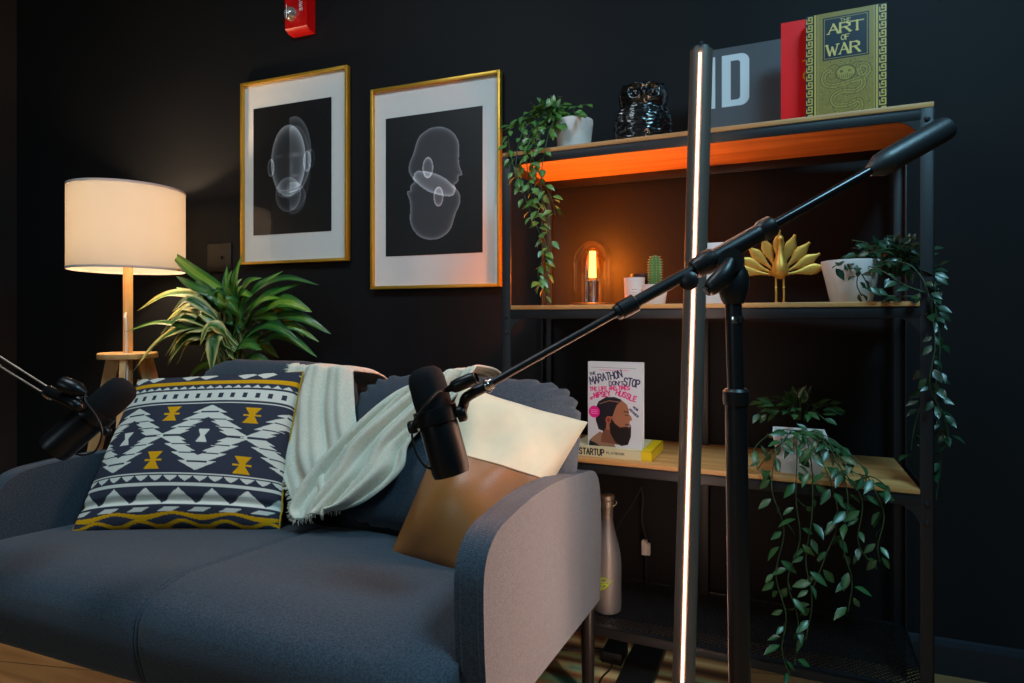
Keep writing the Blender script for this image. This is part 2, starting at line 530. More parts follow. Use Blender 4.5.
# ------------------------------------------------------------------ room
WY = 1.91
XL, XR, YF, ZC = -3.28, 2.1, -3.3, 2.68
bm = NB(); box(bm, XL - .1, XR + .1, YF - .1, WY + .1, -0.1, 0); struct('floor', bm, M_floor)
bm = NB(); box(bm, XL - .1, XR + .1, YF - .1, WY + .1, ZC, ZC + .1); struct('ceiling', bm, M_room)
bm = NB(); box(bm, XL, XR, WY, WY + .1, 0, ZC); struct('wall_back', bm, M_wall)
bm = NB(); box(bm, XL - .1, XL, YF, WY + .1, 0, ZC); struct('wall_left', bm, M_side)
bm = NB(); box(bm, XR, XR + .1, YF, WY + .1, 0, ZC); struct('wall_right', bm, M_wall)
bm = NB()
box(bm, XL, -2.95, YF - .1, YF, 0, ZC); box(bm, -1.45, XR, YF - .1, YF, 0, ZC)
box(bm, -2.95, -1.45, YF - .1, YF, 0, 1.1); box(bm, -2.95, -1.45, YF - .1, YF, 2.4, ZC)
struct('wall_front', bm, M_room)
bm = NB()
for a in ((-2.95, -2.90, 1.1, 2.4), (-1.5, -1.45, 1.1, 2.4), (-2.9, -1.5, 1.1, 1.15), (-2.9, -1.5, 2.35, 2.4), (-2.22, -2.18, 1.15, 2.35)):
    box(bm, a[0], a[1], YF - .06, YF + .01, a[2], a[3])
struct('window_1', bm, M_trim)
bm = NB()
prism(bm, [(0, 0), (.014, 0), (.014, .075), (.008, .088), (0, .092)], XL, XR, lambda u, v, s: (s, WY - u, v))
struct('baseboard_back', bm, M_trim)

# ------------------------------------------------------------------ framed prints


def picture(label, px0, px1, py_t, py_b, inner, paint):
    yb = WY - 0.004; T = 0.022
    a = PY(px0, (py_t[0] + py_b[0]) / 2, yb - T); b = PY(px1, (py_t[1] + py_b[1]) / 2, yb - T)
    z1 = 0.5 * (PY(px0, py_t[0], yb - T).z + PY(px1, py_t[1], yb - T).z)
    z0 = 0.5 * (PY(px0, py_b[0], yb - T).z + PY(px1, py_b[1], yb - T).z)
    W, H = b.x - a.x, z1 - z0
    t = thing('framed_print', label, 'framed picture', (a.x, yb, z0), 0, None)
    fw = 0.011
    bm = NB()
    for q in ((0, fw, 0, H), (W - fw, W, 0, H), (fw, W - fw, 0, fw), (fw, W - fw, H - fw, H)):
        box(bm, q[0], q[1], -T, 0, q[2], q[3], bevel=0.0012)
    obj('gold_frame', bm, M_gold, t, world=False)
    ix0, ix1, iz0, iz1 = inner
    bm = NB(); box(bm, fw, W - fw, -0.008, -0.002, fw, H - fw)
    obj('mat_board', bm, M_matb, t, world=False, smooth=None)
    c = Canvas(W * (ix1 - ix0), H * (iz1 - iz0), 180, 260, (0.045, 0.045, 0.05))
    paint(c)
    c.mesh('print', lambda X, Z: np.stack([X + W * ix0, np.full_like(X, -0.0095), Z + H * iz0], 1), M_print, t)
    bm = NB()
    vs = [bm.verts.new(p) for p in ((fw, -.015, fw), (W - fw, -.015, fw), (W - fw, -.015, H - fw), (fw, -.015, H - fw))]
    bm.faces.new(vs)
    obj('glass', bm, M_pane, t, world=False, smooth=None)
    return t


def shell(c, cx, cz, rx, rz, k, rim=0.8, cut=None):
    """translucent x-ray shell: faint inside, brighter towards its rim"""
    d = np.hypot((c.X - cx) / rx, (c.Z - cz) / rz)
    a = np.where(d < 1, 1.5 * k * (0.25 + rim * d ** 6), 0) * np.clip((1 - d) * 40, 0, 1)
    if cut is not None: a = a * cut
    c.C = np.clip(c.C + a[..., None] * np.array((0.80, 0.82, 0.84)), 0, 1)


def paint_face(c):
    w, h = c.w, c.h
    for i in range(9):
        c.seg((w * (.04 + i * .045), 0), (w * (.04 + i * .045), h), w * .004, (0.09, 0.09, 0.09))
    right = np.clip((c.X - w * .47) / (w * .012), 0, 1)
    shell(c, w * .46, h * .56, w * .225, h * .28, .50)
    shell(c, w * .53, h * .60, w * .225, h * .30, .34, cut=right)
    shell(c, w * .545, h * .50, w * .20, h * .33, .20, .6, cut=right)
    shell(c, w * .235, h * .52, w * .042, h * .07, .50)
    shell(c, w * .70, h * .54, w * .05, h * .08, .40)
    shell(c, w * .75, h * .56, w * .045, h * .07, .25)
    shell(c, w * .46, h * .30, w * .165, h * .135, .30)
    shell(c, w * .52, h * .27, w * .165, h * .125, .24, cut=right)
    g = lambda x, z, sx, sz, k: c.blend(k * np.exp(-((c.X - w * x) ** 2 / (w * sx) ** 2 + (c.Z - h * z) ** 2 / (h * sz) ** 2)), (.85, .86, .88))
    g(.55, .60, .07, .018, .35); g(.50, .50, .022, .06, .22); g(.54, .44, .05, .014, .35); g(.46, .32, .02, .05, .5); g(.34, .60, .05, .014, .18)
    for k, zz in enumerate((.375, .35, .325)):
        pts = [(w * (.46 + .17 * math.sin(a) * (1 - .1 * k)), h * (zz - .045 * math.cos(a))) for a in [i * .2 - 1.2 for i in range(13)]]
        c.line(pts, w * .010, (.66 - .12 * k, .68 - .12 * k, .70 - .12 * k))


def paint_double(c):
    w, h = c.w, c.h

    def prof(flip):
        X = c.X if not flip else w * 1.03 - c.X
        Z = c.Z if not flip else h - c.Z
        P = [(.30, .73), (.36, .84), (.50, .895), (.66, .87), (.76, .78), (.765, .65), (.775, .60), (.80, .545), (.765, .535), (.76, .50), (.72, .475), (.735, .45), (.68, .40), (.45, .45), (.28, .56), (.25, .64)]
        P = [(p[0] * w, p[1] * h) for p in P]
        ins = np.zeros_like(X, bool); dm = np.full_like(X, 9.)
        Q = []
        for i in range(len(P)):      # smooth the outline
            a, b, cc, d = P[i - 1], P[i], P[(i + 1) % len(P)], P[(i + 2) % len(P)]
            for j in range(4):
                t = j / 4
                Q.append(tuple(0.5 * (2 * b[m] + (cc[m] - a[m]) * t + (2 * a[m] - 5 * b[m] + 4 * cc[m] - d[m]) * t * t + (3 * b[m] - a[m] - 3 * cc[m] + d[m]) * t ** 3) for m in (0, 1)))
        for i in range(len(Q)):
            (x0, z0), (x1, z1) = Q[i], Q[(i + 1) % len(Q)]
            ins ^= ((z0 > Z) != (z1 > Z)) & (X < (x1 - x0) * (Z - z0) / ((z1 - z0) or 1e-12) + x0)
            dx, dz = x1 - x0, z1 - z0
            q = np.clip(((X - x0) * dx + (Z - z0) * dz) / (dx * dx + dz * dz + 1e-12), 0, 1)
            dm = np.minimum(dm, np.hypot(X - x0 - q * dx, Z - z0 - q * dz))
        a = np.where(ins, .26 + .5 * np.exp(-dm / (w * .016)), 0)
        c.C = np.clip(c.C + a[..., None] * np.array((.78, .80, .83)), 0, 1)
    prof(False); prof(True)
    shell(c, w * .45, h * .615, w * .055, h * .075, .5, 1.0)
    shell(c, w * .56, h * .405, w * .05, h * .07, .5, 1.0)


picture('gold framed print of a frontal x-ray head, left above the potted plant', 240, 347, (84, 64), (264, 261.5), (.110, .845, .160, .855), paint_face)
picture('gold framed print of two interlocked x-ray heads, beside the shelf', 370, 500, (90, 69), (289, 287), (.115, .865, .163, .850), paint_double)

# ------------------------------------------------------------------ fire alarm and blank plate on the wall
a = PY(287, 38, WY - .045); b = PY(313, 34, WY - .02)
W_ = b.x - a.x; z0 = a.z
t = thing('fire_alarm', 'red wall mounted fire alarm with clear strobe lens', 'fire alarm', (a.x - .006, WY, z0 + .02))
bm = NB(); prism(bm, [(0, 0), (-.03, 0), (-.048, .012), (-.05, .15), (-.035, .165), (0, .165)], 0, W_, lambda u, v, s: (s, u, v)); bevel_all(bm, .004)
obj('housing', bm, M_red, t, world=False)
bm = NB()
lathe(bm, [(.026, 0), (.026, .008), (.022, .018), (.012, .026), (0, .028)], (.032, -.049, .062), (0, -1, 0), 32)
lens = obj('strobe_lens', bm, mat('clear_lens', (.86, .86, .84), .08, 0.75, bump=1.0, bscale=60), t, world=False)
bm = NB(); cyl(bm, (.032, -.0775, .036), (.032, -.0775, .088), .0028); obj('flash_tube', bm, M_chrome, lens, world=False)
c = Canvas(.075, .017, 150, 36, (.80, .05, .05)); c.text('FIRE', .003, .002, .013, .010, .0032, (.95, .93, .95), .55)
c.mesh('fire_lettering', lambda X, Z: np.stack([W_ * .66 + (.017 - Z), np.full_like(X, -.0505), .10 - X + .02], 1), M_gloss, t)

a = PY(207, 273, WY - .006); b = PY(231, 243, WY - .006)
t = thing('blank_wall_plate', 'black blank wall plate with round centre knob left of gold framed print', 'wall plate', (a.x, WY, a.z))
bm = NB(); box(bm, 0, b.x - a.x, -.006, 0, 0, b.z - a.z, bevel=.002); obj('plate', bm, M_black, t, world=False)
bm = NB(); cyl(bm, ((b.x - a.x) * .6, -.014, (b.z - a.z) * .52), ((b.x - a.x) * .6, -.005, (b.z - a.z) * .52), .007); obj('knob', bm, M_black, t, world=False)

# ------------------------------------------------------------------ floor lamp
lz = 1.66
LP = PY(128, 353, lz)
t = thing('floor_lamp', 'tripod floor lamp with white drum shade on wooden post beside the plant', 'lamp', (LP.x, lz, 0))
PZt = LP.z
zs0 = PY(127, 271, lz).z; zs1 = PY(127, 190, lz).z
R = .194
bm = NB()
lathe(bm, [(R, 0), (R, zs1 - zs0)], (0, 0, zs0), n=72, cap0=False, cap1=False)
sh = obj('lamp_shade', bm, M_shade, t, world=False, smooth=179)
for zz in (zs0 - .001, zs1 - .007):
    bm = NB(); lathe(bm, [(R + .0012, 0), (R + .0012, .008), (R - .002, .008), (R - .002, 0), (R + .0012, 0)], (0, 0, zz), n=72, cap0=False, cap1=False)
    obj('shade_trim', bm, mat('shade_trim_tape', (.80, .76, .74), .8), sh, world=False)
bm = NB(); cyl(bm, (0, 0, .60), (0, 0, zs0 + .05), .0165); obj('post', bm, M_pine, t, world=False)
bm = NB(); cyl(bm, (0, 0, zs0 + .03), (0, 0, zs0 + .09), .02); obj('bulb_holder', bm, M_plastic, t, world=False)
bm = NB(); lathe(bm, [(.012, 0), (.016, .02), (.03, .05), (.03, .07), (.02, .09), (0, .1)], (0, 0, zs0 + .09), n=24)
obj('bulb', bm, M_bulbglow, t, world=False)
light('lamp_bulb_light', 'POINT', (LP.x, lz, zs0 + .16), LAMP_POWER, (1.0, .70, .42), .04)
bm = NB(); lathe(bm, [(.098, 0), (.1, .004), (.1, .018), (.096, .022)], (0, 0, PZt - .02), n=48); obj('top_plate', bm, M_pine, t, world=False)
for k in range(3):
    an = math.radians((180, 300, 60)[k] + 12)
    d = Vector((math.cos(an), math.sin(an), 0)); s = Vector((-d.y, d.x, 0))
    bm = NB()
    p0 = d * .055 + Vector((0, 0, PZt - .02)); p1 = d * .25
    tv = (p1 - p0).normalized(); nv = tv.cross(s)
    pts = []
    for p, ww in ((p0, .030), (p1, .017)):
        for a2, b2 in ((-1, -1), (1, -1), (1, 1), (-1, 1)):
            q = p + s * (a2 * .010) + d * (b2 * ww)
            pts.append(bm.verts.new((q.x, q.y, max(0, q.z))))
    for f in ((0, 1, 2, 3), (7, 6, 5, 4), (0, 4, 5, 1), (1, 5, 6, 2), (2, 6, 7, 3), (3, 7, 4, 0)):
        bm.faces.new([pts[i] for i in f])
    bevel_all(bm, .003)
    obj('leg', bm, M_pine, t, world=False)
bm = NB()
tube(bm, [(.015, -.02, zs0 - .16), (.03, -.035, zs0 - .18), (.036, -.036, PZt + .12), (.045, -.04, PZt - .02), (.06, -.05, PZt - .12), (.05, -.06, .3), (.06, -.1, .004)], .004, 8)
obj('power_cord', bm, M_plastic, t, world=False)

# ------------------------------------------------------------------ big leafy plant behind the sofa


def set_cols(me_obj, cols):
    me = me_obj.data
    a = me.color_attributes.new('Col', 'FLOAT_COLOR', 'POINT')
    c = np.array(cols); lin = np.where(c <= 0.04045, c / 12.92, ((c + 0.055) / 1.055) ** 2.4)
    a.data.foreach_set('color', np.concatenate([lin, np.ones((len(lin), 1))], 1).astype(np.float32).ravel())


def blade(bm, cols, path, widths, up, fold, ca, cb, seg_t=6):
    """leaf blade along path, folded along its midrib; ca edge colour, cb midrib colour"""
    prev = None
    n = len(path)
    for i, p in enumerate(path):
        d = (path[min(i + 1, n - 1)] - path[max(i - 1, 0)]).normalized()
        s = d.cross(up)
        s = s.normalized() if s.length > 1e-4 else Vector((1, 0, 0))
        nn = s.cross(d).normalized()
        wv = widths[i]
        row = []
        for k in range(-4, 5):
            q = k / 4
            row.append(bm.verts.new(p + s * (q * wv) + nn * (abs(q) * wv * fold + .10 * wv * math.sin(i * .9 + q * 5))))
            m = abs(q)
            e = (.05 if k % 2 else -.04) + random.uniform(-.02, .02)
            cc = cb if m < .3 else (tuple(.5 * (x + y) for x, y in zip(ca, cb)) if m < .6 else ca)
            cols.append(tuple(max(0.01, x + e) for x in cc))
        if prev:
            for a_, b_, c_, d_ in zip(prev, prev[1:], row[1:], row):
                bm.faces.new((a_, b_, c_, d_))
        prev = row


py_ = 1.70
leaves = [
    (226, 295, 167, 249, 12, 0), (239, 312, 242, 255, 11, 0), (237, 310, 227, 266, 8, 0), (220, 300, 176, 276, 8, 1),
    (222, 307, 197, 277, 12, 0), (244, 307, 283, 271, 9, 1), (247, 310, 302, 283, 15, 1), (255, 292, 319, 285, 7, 1),
    (249, 315, 280, 298, 12, 0), (262, 312, 312, 312, 17, 1), (264, 312, 304, 337, 10, 1), (270, 320, 331, 334, 11, 1),
    (272, 330, 319, 342, 9, 1), (268, 340, 317, 357, 9, 1), (244, 340, 279, 358, 14, 0), (214, 302, 137, 311, 10, 2),
    (212, 314, 172, 312, 10, 2), (219, 330, 165, 356, 17, 2), (205, 326, 131, 374, 15, 2), (200, 332, 125, 332, 5, 1),
    (215, 345, 167, 366, 13, 2), (222, 336, 211, 372, 16, 2), (224, 366, 185, 384, 14, 1), (244, 366, 274, 367, 14, 0),
    (246, 374, 294, 370, 12, 0), (228, 322, 247, 330, 15, 0), (232, 312, 217, 287, 13, 0), (240, 300, 262, 278, 10, 0),
    (230, 320, 195, 300, 12, 0), (236, 330, 270, 322, 12, 0), (226, 340, 190, 336, 12, 1), (238, 352, 262, 350, 12, 0),
    (228, 356, 200, 362, 12, 2), (240, 318, 226, 296, 11, 0),
]
PC = PY(232, 380, py_)
t = thing('potted_plant', 'leafy green floor plant with cream streaked leaves standing behind the sofa', 'plant', (PC.x, py_, 0))
bm = NB(); cols = []
rnd = random.Random(3)
for k in range(30):
    a_ = rnd.uniform(-.5, PI + .5) if k % 3 else rnd.uniform(PI * .9, PI * 1.25); q_ = rnd.uniform(.5, 1)
    x_, y_ = 234 + 82 * q_ * math.cos(a_), 328 - 58 * q_ * math.sin(a_)
    leaves.append((234 + .32 * (x_ - 234), min(372, 322 + .4 * (y_ - 322)), x_, min(y_, 378), rnd.uniform(8, 15), 2 if (x_ < 200 and y_ > 310) else rnd.choice((0, 1))))
for i, (bx, by, tx, ty, wpx, kind) in enumerate(leaves):
    dy = rnd.uniform(-.10, .10)
    c0 = PY(234 + rnd.uniform(-7, 7), min(by + 22, 388), py_ + dy * .15)
    b0 = PY(bx, by, py_ + dy * .5)
    e0 = PY(tx, ty, py_ + dy)
    arch = .022 + .012 * kind
    mid = b0.lerp(e0, .5) + Vector((0, -.01, arch))
    if e0.z > b0.z + .08: mid = b0.lerp(e0, .5) + Vector((0, -.02, .005))
    path = spline([c0, b0, mid, e0], 7)
    nP = len(path)
    wm = wpx / F * 2.2 * .46
    ws = []
    for j in range(nP):
        q = j / (nP - 1)
        if q < .3: ws.append(.0035 + .004 * q / .3)
        else:
            r = (q - .3) / .7
            ws.append(max(.0006, .006 * (1 - r) + wm * (math.sin(PI * min(1, r ** .8)) ** .8 if r < 1 else 0)))
    g = rnd.uniform(-.05, .06)
    if kind == 2: ca, cb = (.78, .74, .46), (.20 + g, .40 + g, .16)
    elif rnd.random() < .45: ca, cb = (.16 + g, .38 + g, .12), (.46 + g, .60 + g, .20)
    else: ca, cb = (.13 + g, .34 + g, .13), (.28 + g, .48 + g, .16)
    blade(bm, cols, path, ws, Vector((rnd.uniform(-.3, .3), -.75, .65)).normalized(), rnd.uniform(.15, .5), ca, cb)
o = obj('foliage', bm, M_leaf, t, smooth=179)
set_cols(o, cols)
for k in range(9):
    x = PC.x + rnd.uniform(-.035, .035); y = py_ + rnd.uniform(-.03, .03)
    bm = NB()
    tube(bm, [(x * .5 + PC.x * .5, y, .30), (x, y, .55), (x + rnd.uniform(-.03, .03), y, PY(232, 345, py_).z), (x + rnd.uniform(-.06, .06), y - .01, PY(232, 312, py_).z)], .006, 8)
    obj('stem', bm, M_stem, t)
bm = NB(); lathe(bm, [(.12, 0), (.155, .30), (.16, .34), (.145, .34), (.14, .31), (0, .31)], (PC.x, py_, 0), n=40); obj('pot', bm, M_white, t)
bm = NB(); lathe(bm, [(0, .314), (.08, .318), (.138, .312)], (PC.x, py_, 0), n=40, cap1=False); obj('soil', bm, M_soil, t)

# ------------------------------------------------------------------ sofa
SX0, SX1 = -1.54, -.336     # outer sides
AT = .045                   # arm thickness
t = thing('sofa', 'dark blue grey two seat sofa with curved arms and thin black legs', 'sofa', ((SX0 + SX1) / 2, 1.1, 0))
SOFA = t


def rounded_profile(pts, k=10):
    """closed smooth outline through pts [(x, y, radius)]"""
    out = []
    n = len(pts)
    for i in range(n):
        p = Vector(pts[i][:2]); r = pts[i][2]
        a = Vector(pts[i - 1][:2]) - p; b = Vector(pts[(i + 1) % n][:2]) - p
        if r <= 0: out.append(tuple(p)); continue
        ra = min(r, a.length * .49); rb = min(r, b.length * .49)
        A = p + a.normalized() * ra; B = p + b.normalized() * rb
        for j in range(k + 1):
            q = j / k
            s = A.lerp(p, q).lerp(p.lerp(B, q), q)
            out.append(tuple(s))
    return out


def seat_part(name, x0, x1, seams):
    prof = rounded_profile([(.742, .300, .03), (.712, .425, .085), (.80, .462, .06), (1.20, .425, .04), (1.27, .405, .04), (1.27, .24, .02)], 12)
    nx = 90
    xs = sorted(set([x0 + (x1 - x0) * i / nx for i in range(nx + 1)] + [s + d for s in seams for d in (-.012, -.009, -.006, -.004, -.002, 0, .002, .004, .006, .009, .012)]))
    bm = NB(); rings = []
    cx, cy = .98, .36
    for x in xs:
        e = min(x - x0, x1 - x)
        ef = 1 - .07 * max(0, 1 - e / .03) ** 2
        ring = []
        for (y, z) in prof:
            d = 0
            for s in seams:
                g = abs(x - s)
                d += .0040 * math.exp(-((g - .0045) / .0018) ** 2) + .003 * math.exp(-(g / .02) ** 2)
            vy, vz = y - cx, z - cy; L = math.hypot(vy, vz)
            crown = .010 * math.sin(PI * min(1, max(0, (x - x0) / (x1 - x0)))) if z > .40 else 0
            wr = .004 * noise.noise(Vector((x * 5, y * 6, z * 5)))
            sy, sz = y - vy / L * d, z - vz / L * d
            ring.append(bm.verts.new((x, cx + (sy - cx) * ef, cy + (sz - cy) * ef + crown + (wr if z > .35 else 0))))
        rings.append(ring)
    n = len(prof)
    for A, B in zip(rings, rings[1:]):
        for i in range(n): bm.faces.new((A[i], A[(i + 1) % n], B[(i + 1) % n], B[i]))
    bm.faces.new(rings[0]); bm.faces.new(rings[-1][::-1])
    return obj(name, bm, M_sofa, t, smooth=50)


seat_part('seat', SX0 + AT - .004, SX1 - AT + .004, [-.945])
arm_prof = rounded_profile([(.79, .335, .01), (.772, .48, .05), (.770, .618, .085), (1.02, .630, .15), (1.30, .592, .15), (1.482, .560, .09), (1.505, .40, .05), (1.485, .238, .01)], 10)
arm_prof_left = [(1.515 - (1.515 - y) * .915, .24 + (z - .24) * .925) for y, z in arm_prof]
for x0, x1, ap in ((SX0, SX0 + AT, arm_prof_left), (SX1 - AT, SX1, arm_prof)):
    bm = NB(); prism(bm, ap, x0, x1, lambda u, v, s: (s, u, v)); bevel_all(bm, .017, 5, 60)
    a_ = obj('armrest', bm, M_sofa, t, smooth=50)
    for xx in (x0 + .009, x1 - .009):     # piping seam round the edge of the panel
        bm = NB(); tube(bm, [(xx, p[0], p[1]) for p in [(1.14 + (q[0] - 1.14) * .9985, .43 + (q[1] - .43) * .997) for q in ap[11:77]]], .0015, 6, smoothpath=False)
        obj('piping', bm, M_sofa, a_)
# backrest shell
back_prof = rounded_profile([(1.30, .25, .02), (1.385, .60, .04), (1.44, .66, .03), (1.50, .64, .04), (1.515, .25, .02)], 8)
bm = NB(); prism(bm, back_prof, SX0 + AT * .6, SX1 - AT - .03, lambda u, v, s: (s, u, v)); bevel_all(bm, .02, 4, 60)
obj('backrest', bm, M_sofa, t, smooth=50)


def back_cushion(x0, x1, zt, corner):
    cx = (x0 + x1) / 2; hw = (x1 - x0) / 2
    nu, nv = 96, 64
    vs = []
    p0 = Vector((cx, 1.265, .425)); upv = Vector((0, .13, zt - .425)); L = upv.length; un = upv.normalized(); nn = Vector((0, un.z, -un.y))
    bm = NB(); rings = []
    for i in range(nv + 1):
        v = -PI / 2 + PI * i / nv
        ring = []
        for j in range(nu):
            a = 2 * PI * j / nu
            sg = lambda q, e: math.copysign(abs(q) ** e, q)
            ex = .42
            x = sg(math.cos(a), ex) * sg(math.cos(v), .7) * hw
            zz = sg(math.sin(a), ex) * sg(math.cos(v), .7) * L / 2
            th = sg(math.sin(v), .75) * .085
            # pleats gathered round the edge
            r = max(abs(x) / hw, abs(zz) / (L / 2))
            cr = math.hypot(x / hw, zz / (L / 2))
            pl = .011 * math.sin(a * 26) * max(0, (cr - .98)) * 3 * (1 if corner else .4)
            wr = .006 * noise.noise(Vector((x * 9 + x0 * 7, zz * 9, 1)))
            p = p0 + un * (L / 2 + zz * (1 + pl / .3)) + nn * (-.02 + th + wr) + Vector((x * (1 + pl / .3), 0, 0))
            ring.append(bm.verts.new(p))
        rings.append(ring)
    for A, B in zip(rings, rings[1:]):
        for j in range(nu): bm.faces.new((A[j], A[(j + 1) % nu], B[(j + 1) % nu], B[j]))
    bmesh.ops.remove_doubles(bm, verts=bm.verts, dist=.0004)
    return obj('back_cushion', bm, M_sofa, t, smooth=179)


back_cushion(-1.47, -.955, .802, False)
back_cushion(-.935, -.350, .775, True)
for lx, ly, lh in ((SX0 + .05, .80, .34), (SX1 - .03, .82, .34), (SX0 + .05, 1.455, .27), (SX1 - .022, 1.452, .27)):
    bm = NB(); cyl(bm, (lx, ly, .0072 if ly > 1.4 and lx > -1 else 0), (lx, ly, lh), .0145, .017, 20)
    obj('leg', bm, M_black, t)
for q in ((.79, .815, .285, .305), (1.44, 1.465, .235, .255)):
    bm = NB(); box(bm, SX0 + .04, SX1 - .03, *q); obj('under_rail', bm, M_black, t)

# ------------------------------------------------------------------ cushions on the sofa


def pillow_grid(TL, TR, BR, BL, th, n_u, n_v, pinch=.06, wr=.006, seed=0, sag=0.0):
    """front and back surfaces between four corners; returns (front co, back co)"""
    TL, TR, BR, BL = map(np.array, (TL, TR, BR, BL))
    U, V = np.meshgrid(np.linspace(0, 1, n_u), np.linspace(0, 1, n_v))
    u = U[..., None]; v = V[..., None]
    # edges curve inwards between the corners
    uu = .5 + (u - .5) * (1 - pinch * np.sin(PI * v)); vv = .5 + (v - .5) * (1 - pinch * np.sin(PI * u))
    P = (TL * (1 - uu) + TR * uu) * (1 - vv) + (BL * (1 - uu) + BR * uu) * vv
    nrm = np.cross(TR - TL + BR - BL, BL - TL + BR - TR); nrm = nrm / np.linalg.norm(nrm)
    if nrm[1] > 0: nrm = -nrm
    prof = (np.clip(1 - (2 * U - 1) ** 2, 0, 1) * np.clip(1 - (2 * V - 1) ** 2, 0, 1)) ** .42
    W = np.zeros_like(U)
    for a, b, c in ((7, 3, 1), (4, 9, 2.3), (13, 11, .7), (19, 7, 4)):
        W += np.sin(a * U + c + seed) * np.sin(b * V + c * 1.7 + seed) / (a * .25)
    W = W * wr * np.clip(prof * 1.6, 0, 1)
    fr = P + nrm * (prof * th + W)[..., None]
    bk = P - nrm * (prof * th * .8)[..., None]
    return fr, bk, U, V, nrm


def kilim(U, V):
    sl = [0, .02, .07, .11, .146, .54, .58, .65, .69, .82, .865, .93, 1]
    vl = [0, .054, .112, .15, .194, .637, .67, .73, .765, .86, .90, .945, 1]
    tl = [0, .07, .115, .165, .215, .65, .685, .73, .75, .85, .89, .93, 1]
    V = np.interp(V, np.interp(tl, sl, vl), vl)
    dark = np.array((.215, .225, .275)); wht = np.array((.86, .85, .80)); yel = np.array((.86, .62, .06))
    C = np.ones(U.shape + (3,)) * dark

    def put(m, c): C[m] = c
    def tri(x, per, ph=0): return np.abs(((x / per + ph) % 1) - .5) * 2   # 0 at middle, 1 at ends
    put((V < .035) & (tri(U, .11) < 1 - np.abs(V - .018) / .018 * .9) & (((U / .33) % 1) < .66), wht)
    put((V > .042) & (V < .066), yel)
    r = (V > .080) & (V < .112); put(r & (tri(U, .052) < (V - .080) / .032), wht)
    r = (V > .120) & (V < .180); put(r, wht)
    r = (V > .137) & (V < .162) & (tri(U, .066) < .36); put(r, dark)
    put((V > .190) & (V < .198), wht)
    for cu in (.16, .60, 1.04):
        du = np.abs(U - cu) / .215; dv = np.abs(V - .415) / .205
        a = dv * 4; i = np.floor(a); f = a - i
        outer = (du < (1.12 - i / 4.4 - .42 * f)) & (a < 4)
        a2 = dv * 4 / .62; i2 = np.floor(a2); f2 = a2 - i2
        inner = (du < .60 * (1.05 - i2 / 4.4 - .45 * f2)) & (a2 < 4)
        star = ((du < .13) & (dv < .20) & ((du < .05 + dv * .45)))
        put(outer, wht); put(outer & (f < .16) & (i > 0) & (du < 1.12 - i / 4.4 - .20), dark); put(inner, dark); put(star, wht)
        put((dv < .035) & (du < 1.0) & (du > .20), dark)
        put((dv < .022) & (du > 1.0) & (du < 1.16), wht)
    for cu, cv in ((.385, .265), (.375, .565), (.825, .275), (.82, .575)):
        du = np.abs(U - cu); dv = np.abs(V - cv)
        put((dv < .050) & (du < .010 + dv * .62), yel); put((dv < .006) & (du < .045), yel)
    put((V > .637) & (V < .645), wht)
    r = (V > .650) & (V < .695); put(r & (tri(U, .074) < 1 - (V - .650) / .045), wht)
    put((V > .712) & (V < .745), wht)
    r = (V > .765) & (V < .86); put(r & (tri(U, .165, .3) < (V - .765) / .095), wht)
    put((V > .86) & (V < .872), wht)
    r = (V > .888) & (V < .918); put(r & (((U + (V - .9) * 1.2) / .15) % 1 < .5), wht)
    q = .945 + .012 * np.sin(U * 22)
    put(np.abs(V - q) < .012, yel)
    q = .985 + .012 * np.sin(U * 30 + 1)
    put(np.abs(V - q) < .008, yel)
    return C


# patterned cushion, leaning in the left corner
t = None
TL = PY(139, 380, 1.215); TR = PY(303, 372, 1.290)
BL = PF(72, 533, .445); BR = PF(279, 531, .435)
fr, bk, U, V, nrm = pillow_grid(TL, TR, BR, BL, .075, 300, 280, .035, .004, 1)
# bottom edge folds under itself
fold = np.exp(-((V - .87) / .018) ** 2)[..., None] * .010
fr = fr - nrm * fold * 1.0
ctr = Vector(((BL.x + BR.x) / 2, (BL.y + BR.y) / 2, BR.z))
t = thing('patterned_cushion', 'black, white and yellow geometric patterned cushion in left corner of sofa', 'cushion', ctr)
grid_mesh('cushion_front', fr.reshape(-1, 3), 300, 280, kilim(U, V).reshape(-1, 3), M_cush, t)
b2 = bk[::9, ::13]
grid_mesh('cushion_back', b2.reshape(-1, 3), b2.shape[1], b2.shape[0], np.ones((b2.shape[0] * b2.shape[1], 3)) * (.80, .58, .08), M_cush, t)
bm = NB()
edge = [fr[i, 0] for i in range(0, 280, 8)] + [fr[-1, i] for i in range(0, 300, 10)] + [fr[i, -1] for i in range(279, -1, -8)] + [fr[0, i] for i in range(299, -1, -10)]
tube(bm, [Vector(p) for p in edge], .0028, 6, smoothpath=False)
obj('edge_piping', bm, mat('yellow_piping', (.80, .58, .08), .8, bump=.3, bscale=600), t)

# cream and tan leather cushion at the right arm
TL = PY(462, 384, 1.245); TR = PY(588, 422, 1.325)
BL = PF(390, 556, .425); BR = Vector((-.43, 1.05, .42))
fr, bk, U, V, nrm = pillow_grid(TL, TR, BR, BL, .072, 120, 120, .05, .011, 4)
ctr = Vector(((BL.x + BR.x) / 2, (BL.y + BR.y) / 2, .43))
t = thing('leather_cushion', 'cream cushion with tan leather lower half against right arm of sofa', 'cushion', ctr)
kk = 50
top = fr[:kk + 1]; low = fr[kk:]
grid_mesh('cream_panel', top.reshape(-1, 3), 120, kk + 1, None, M_cream, t)
grid_mesh('leather_panel', low.reshape(-1, 3), 120, 120 - kk, None, M_leather, t)
b2 = bk[::5, ::5]
b2 = np.concatenate([b2, bk[-1:, ::5]], 0); b2 = np.concatenate([b2, np.concatenate([bk[::5, -1:], bk[-1:, -1:]], 0)], 1)
grid_mesh('cushion_back', b2.reshape(-1, 3), b2.shape[1], b2.shape[0], None, M_cream, t)
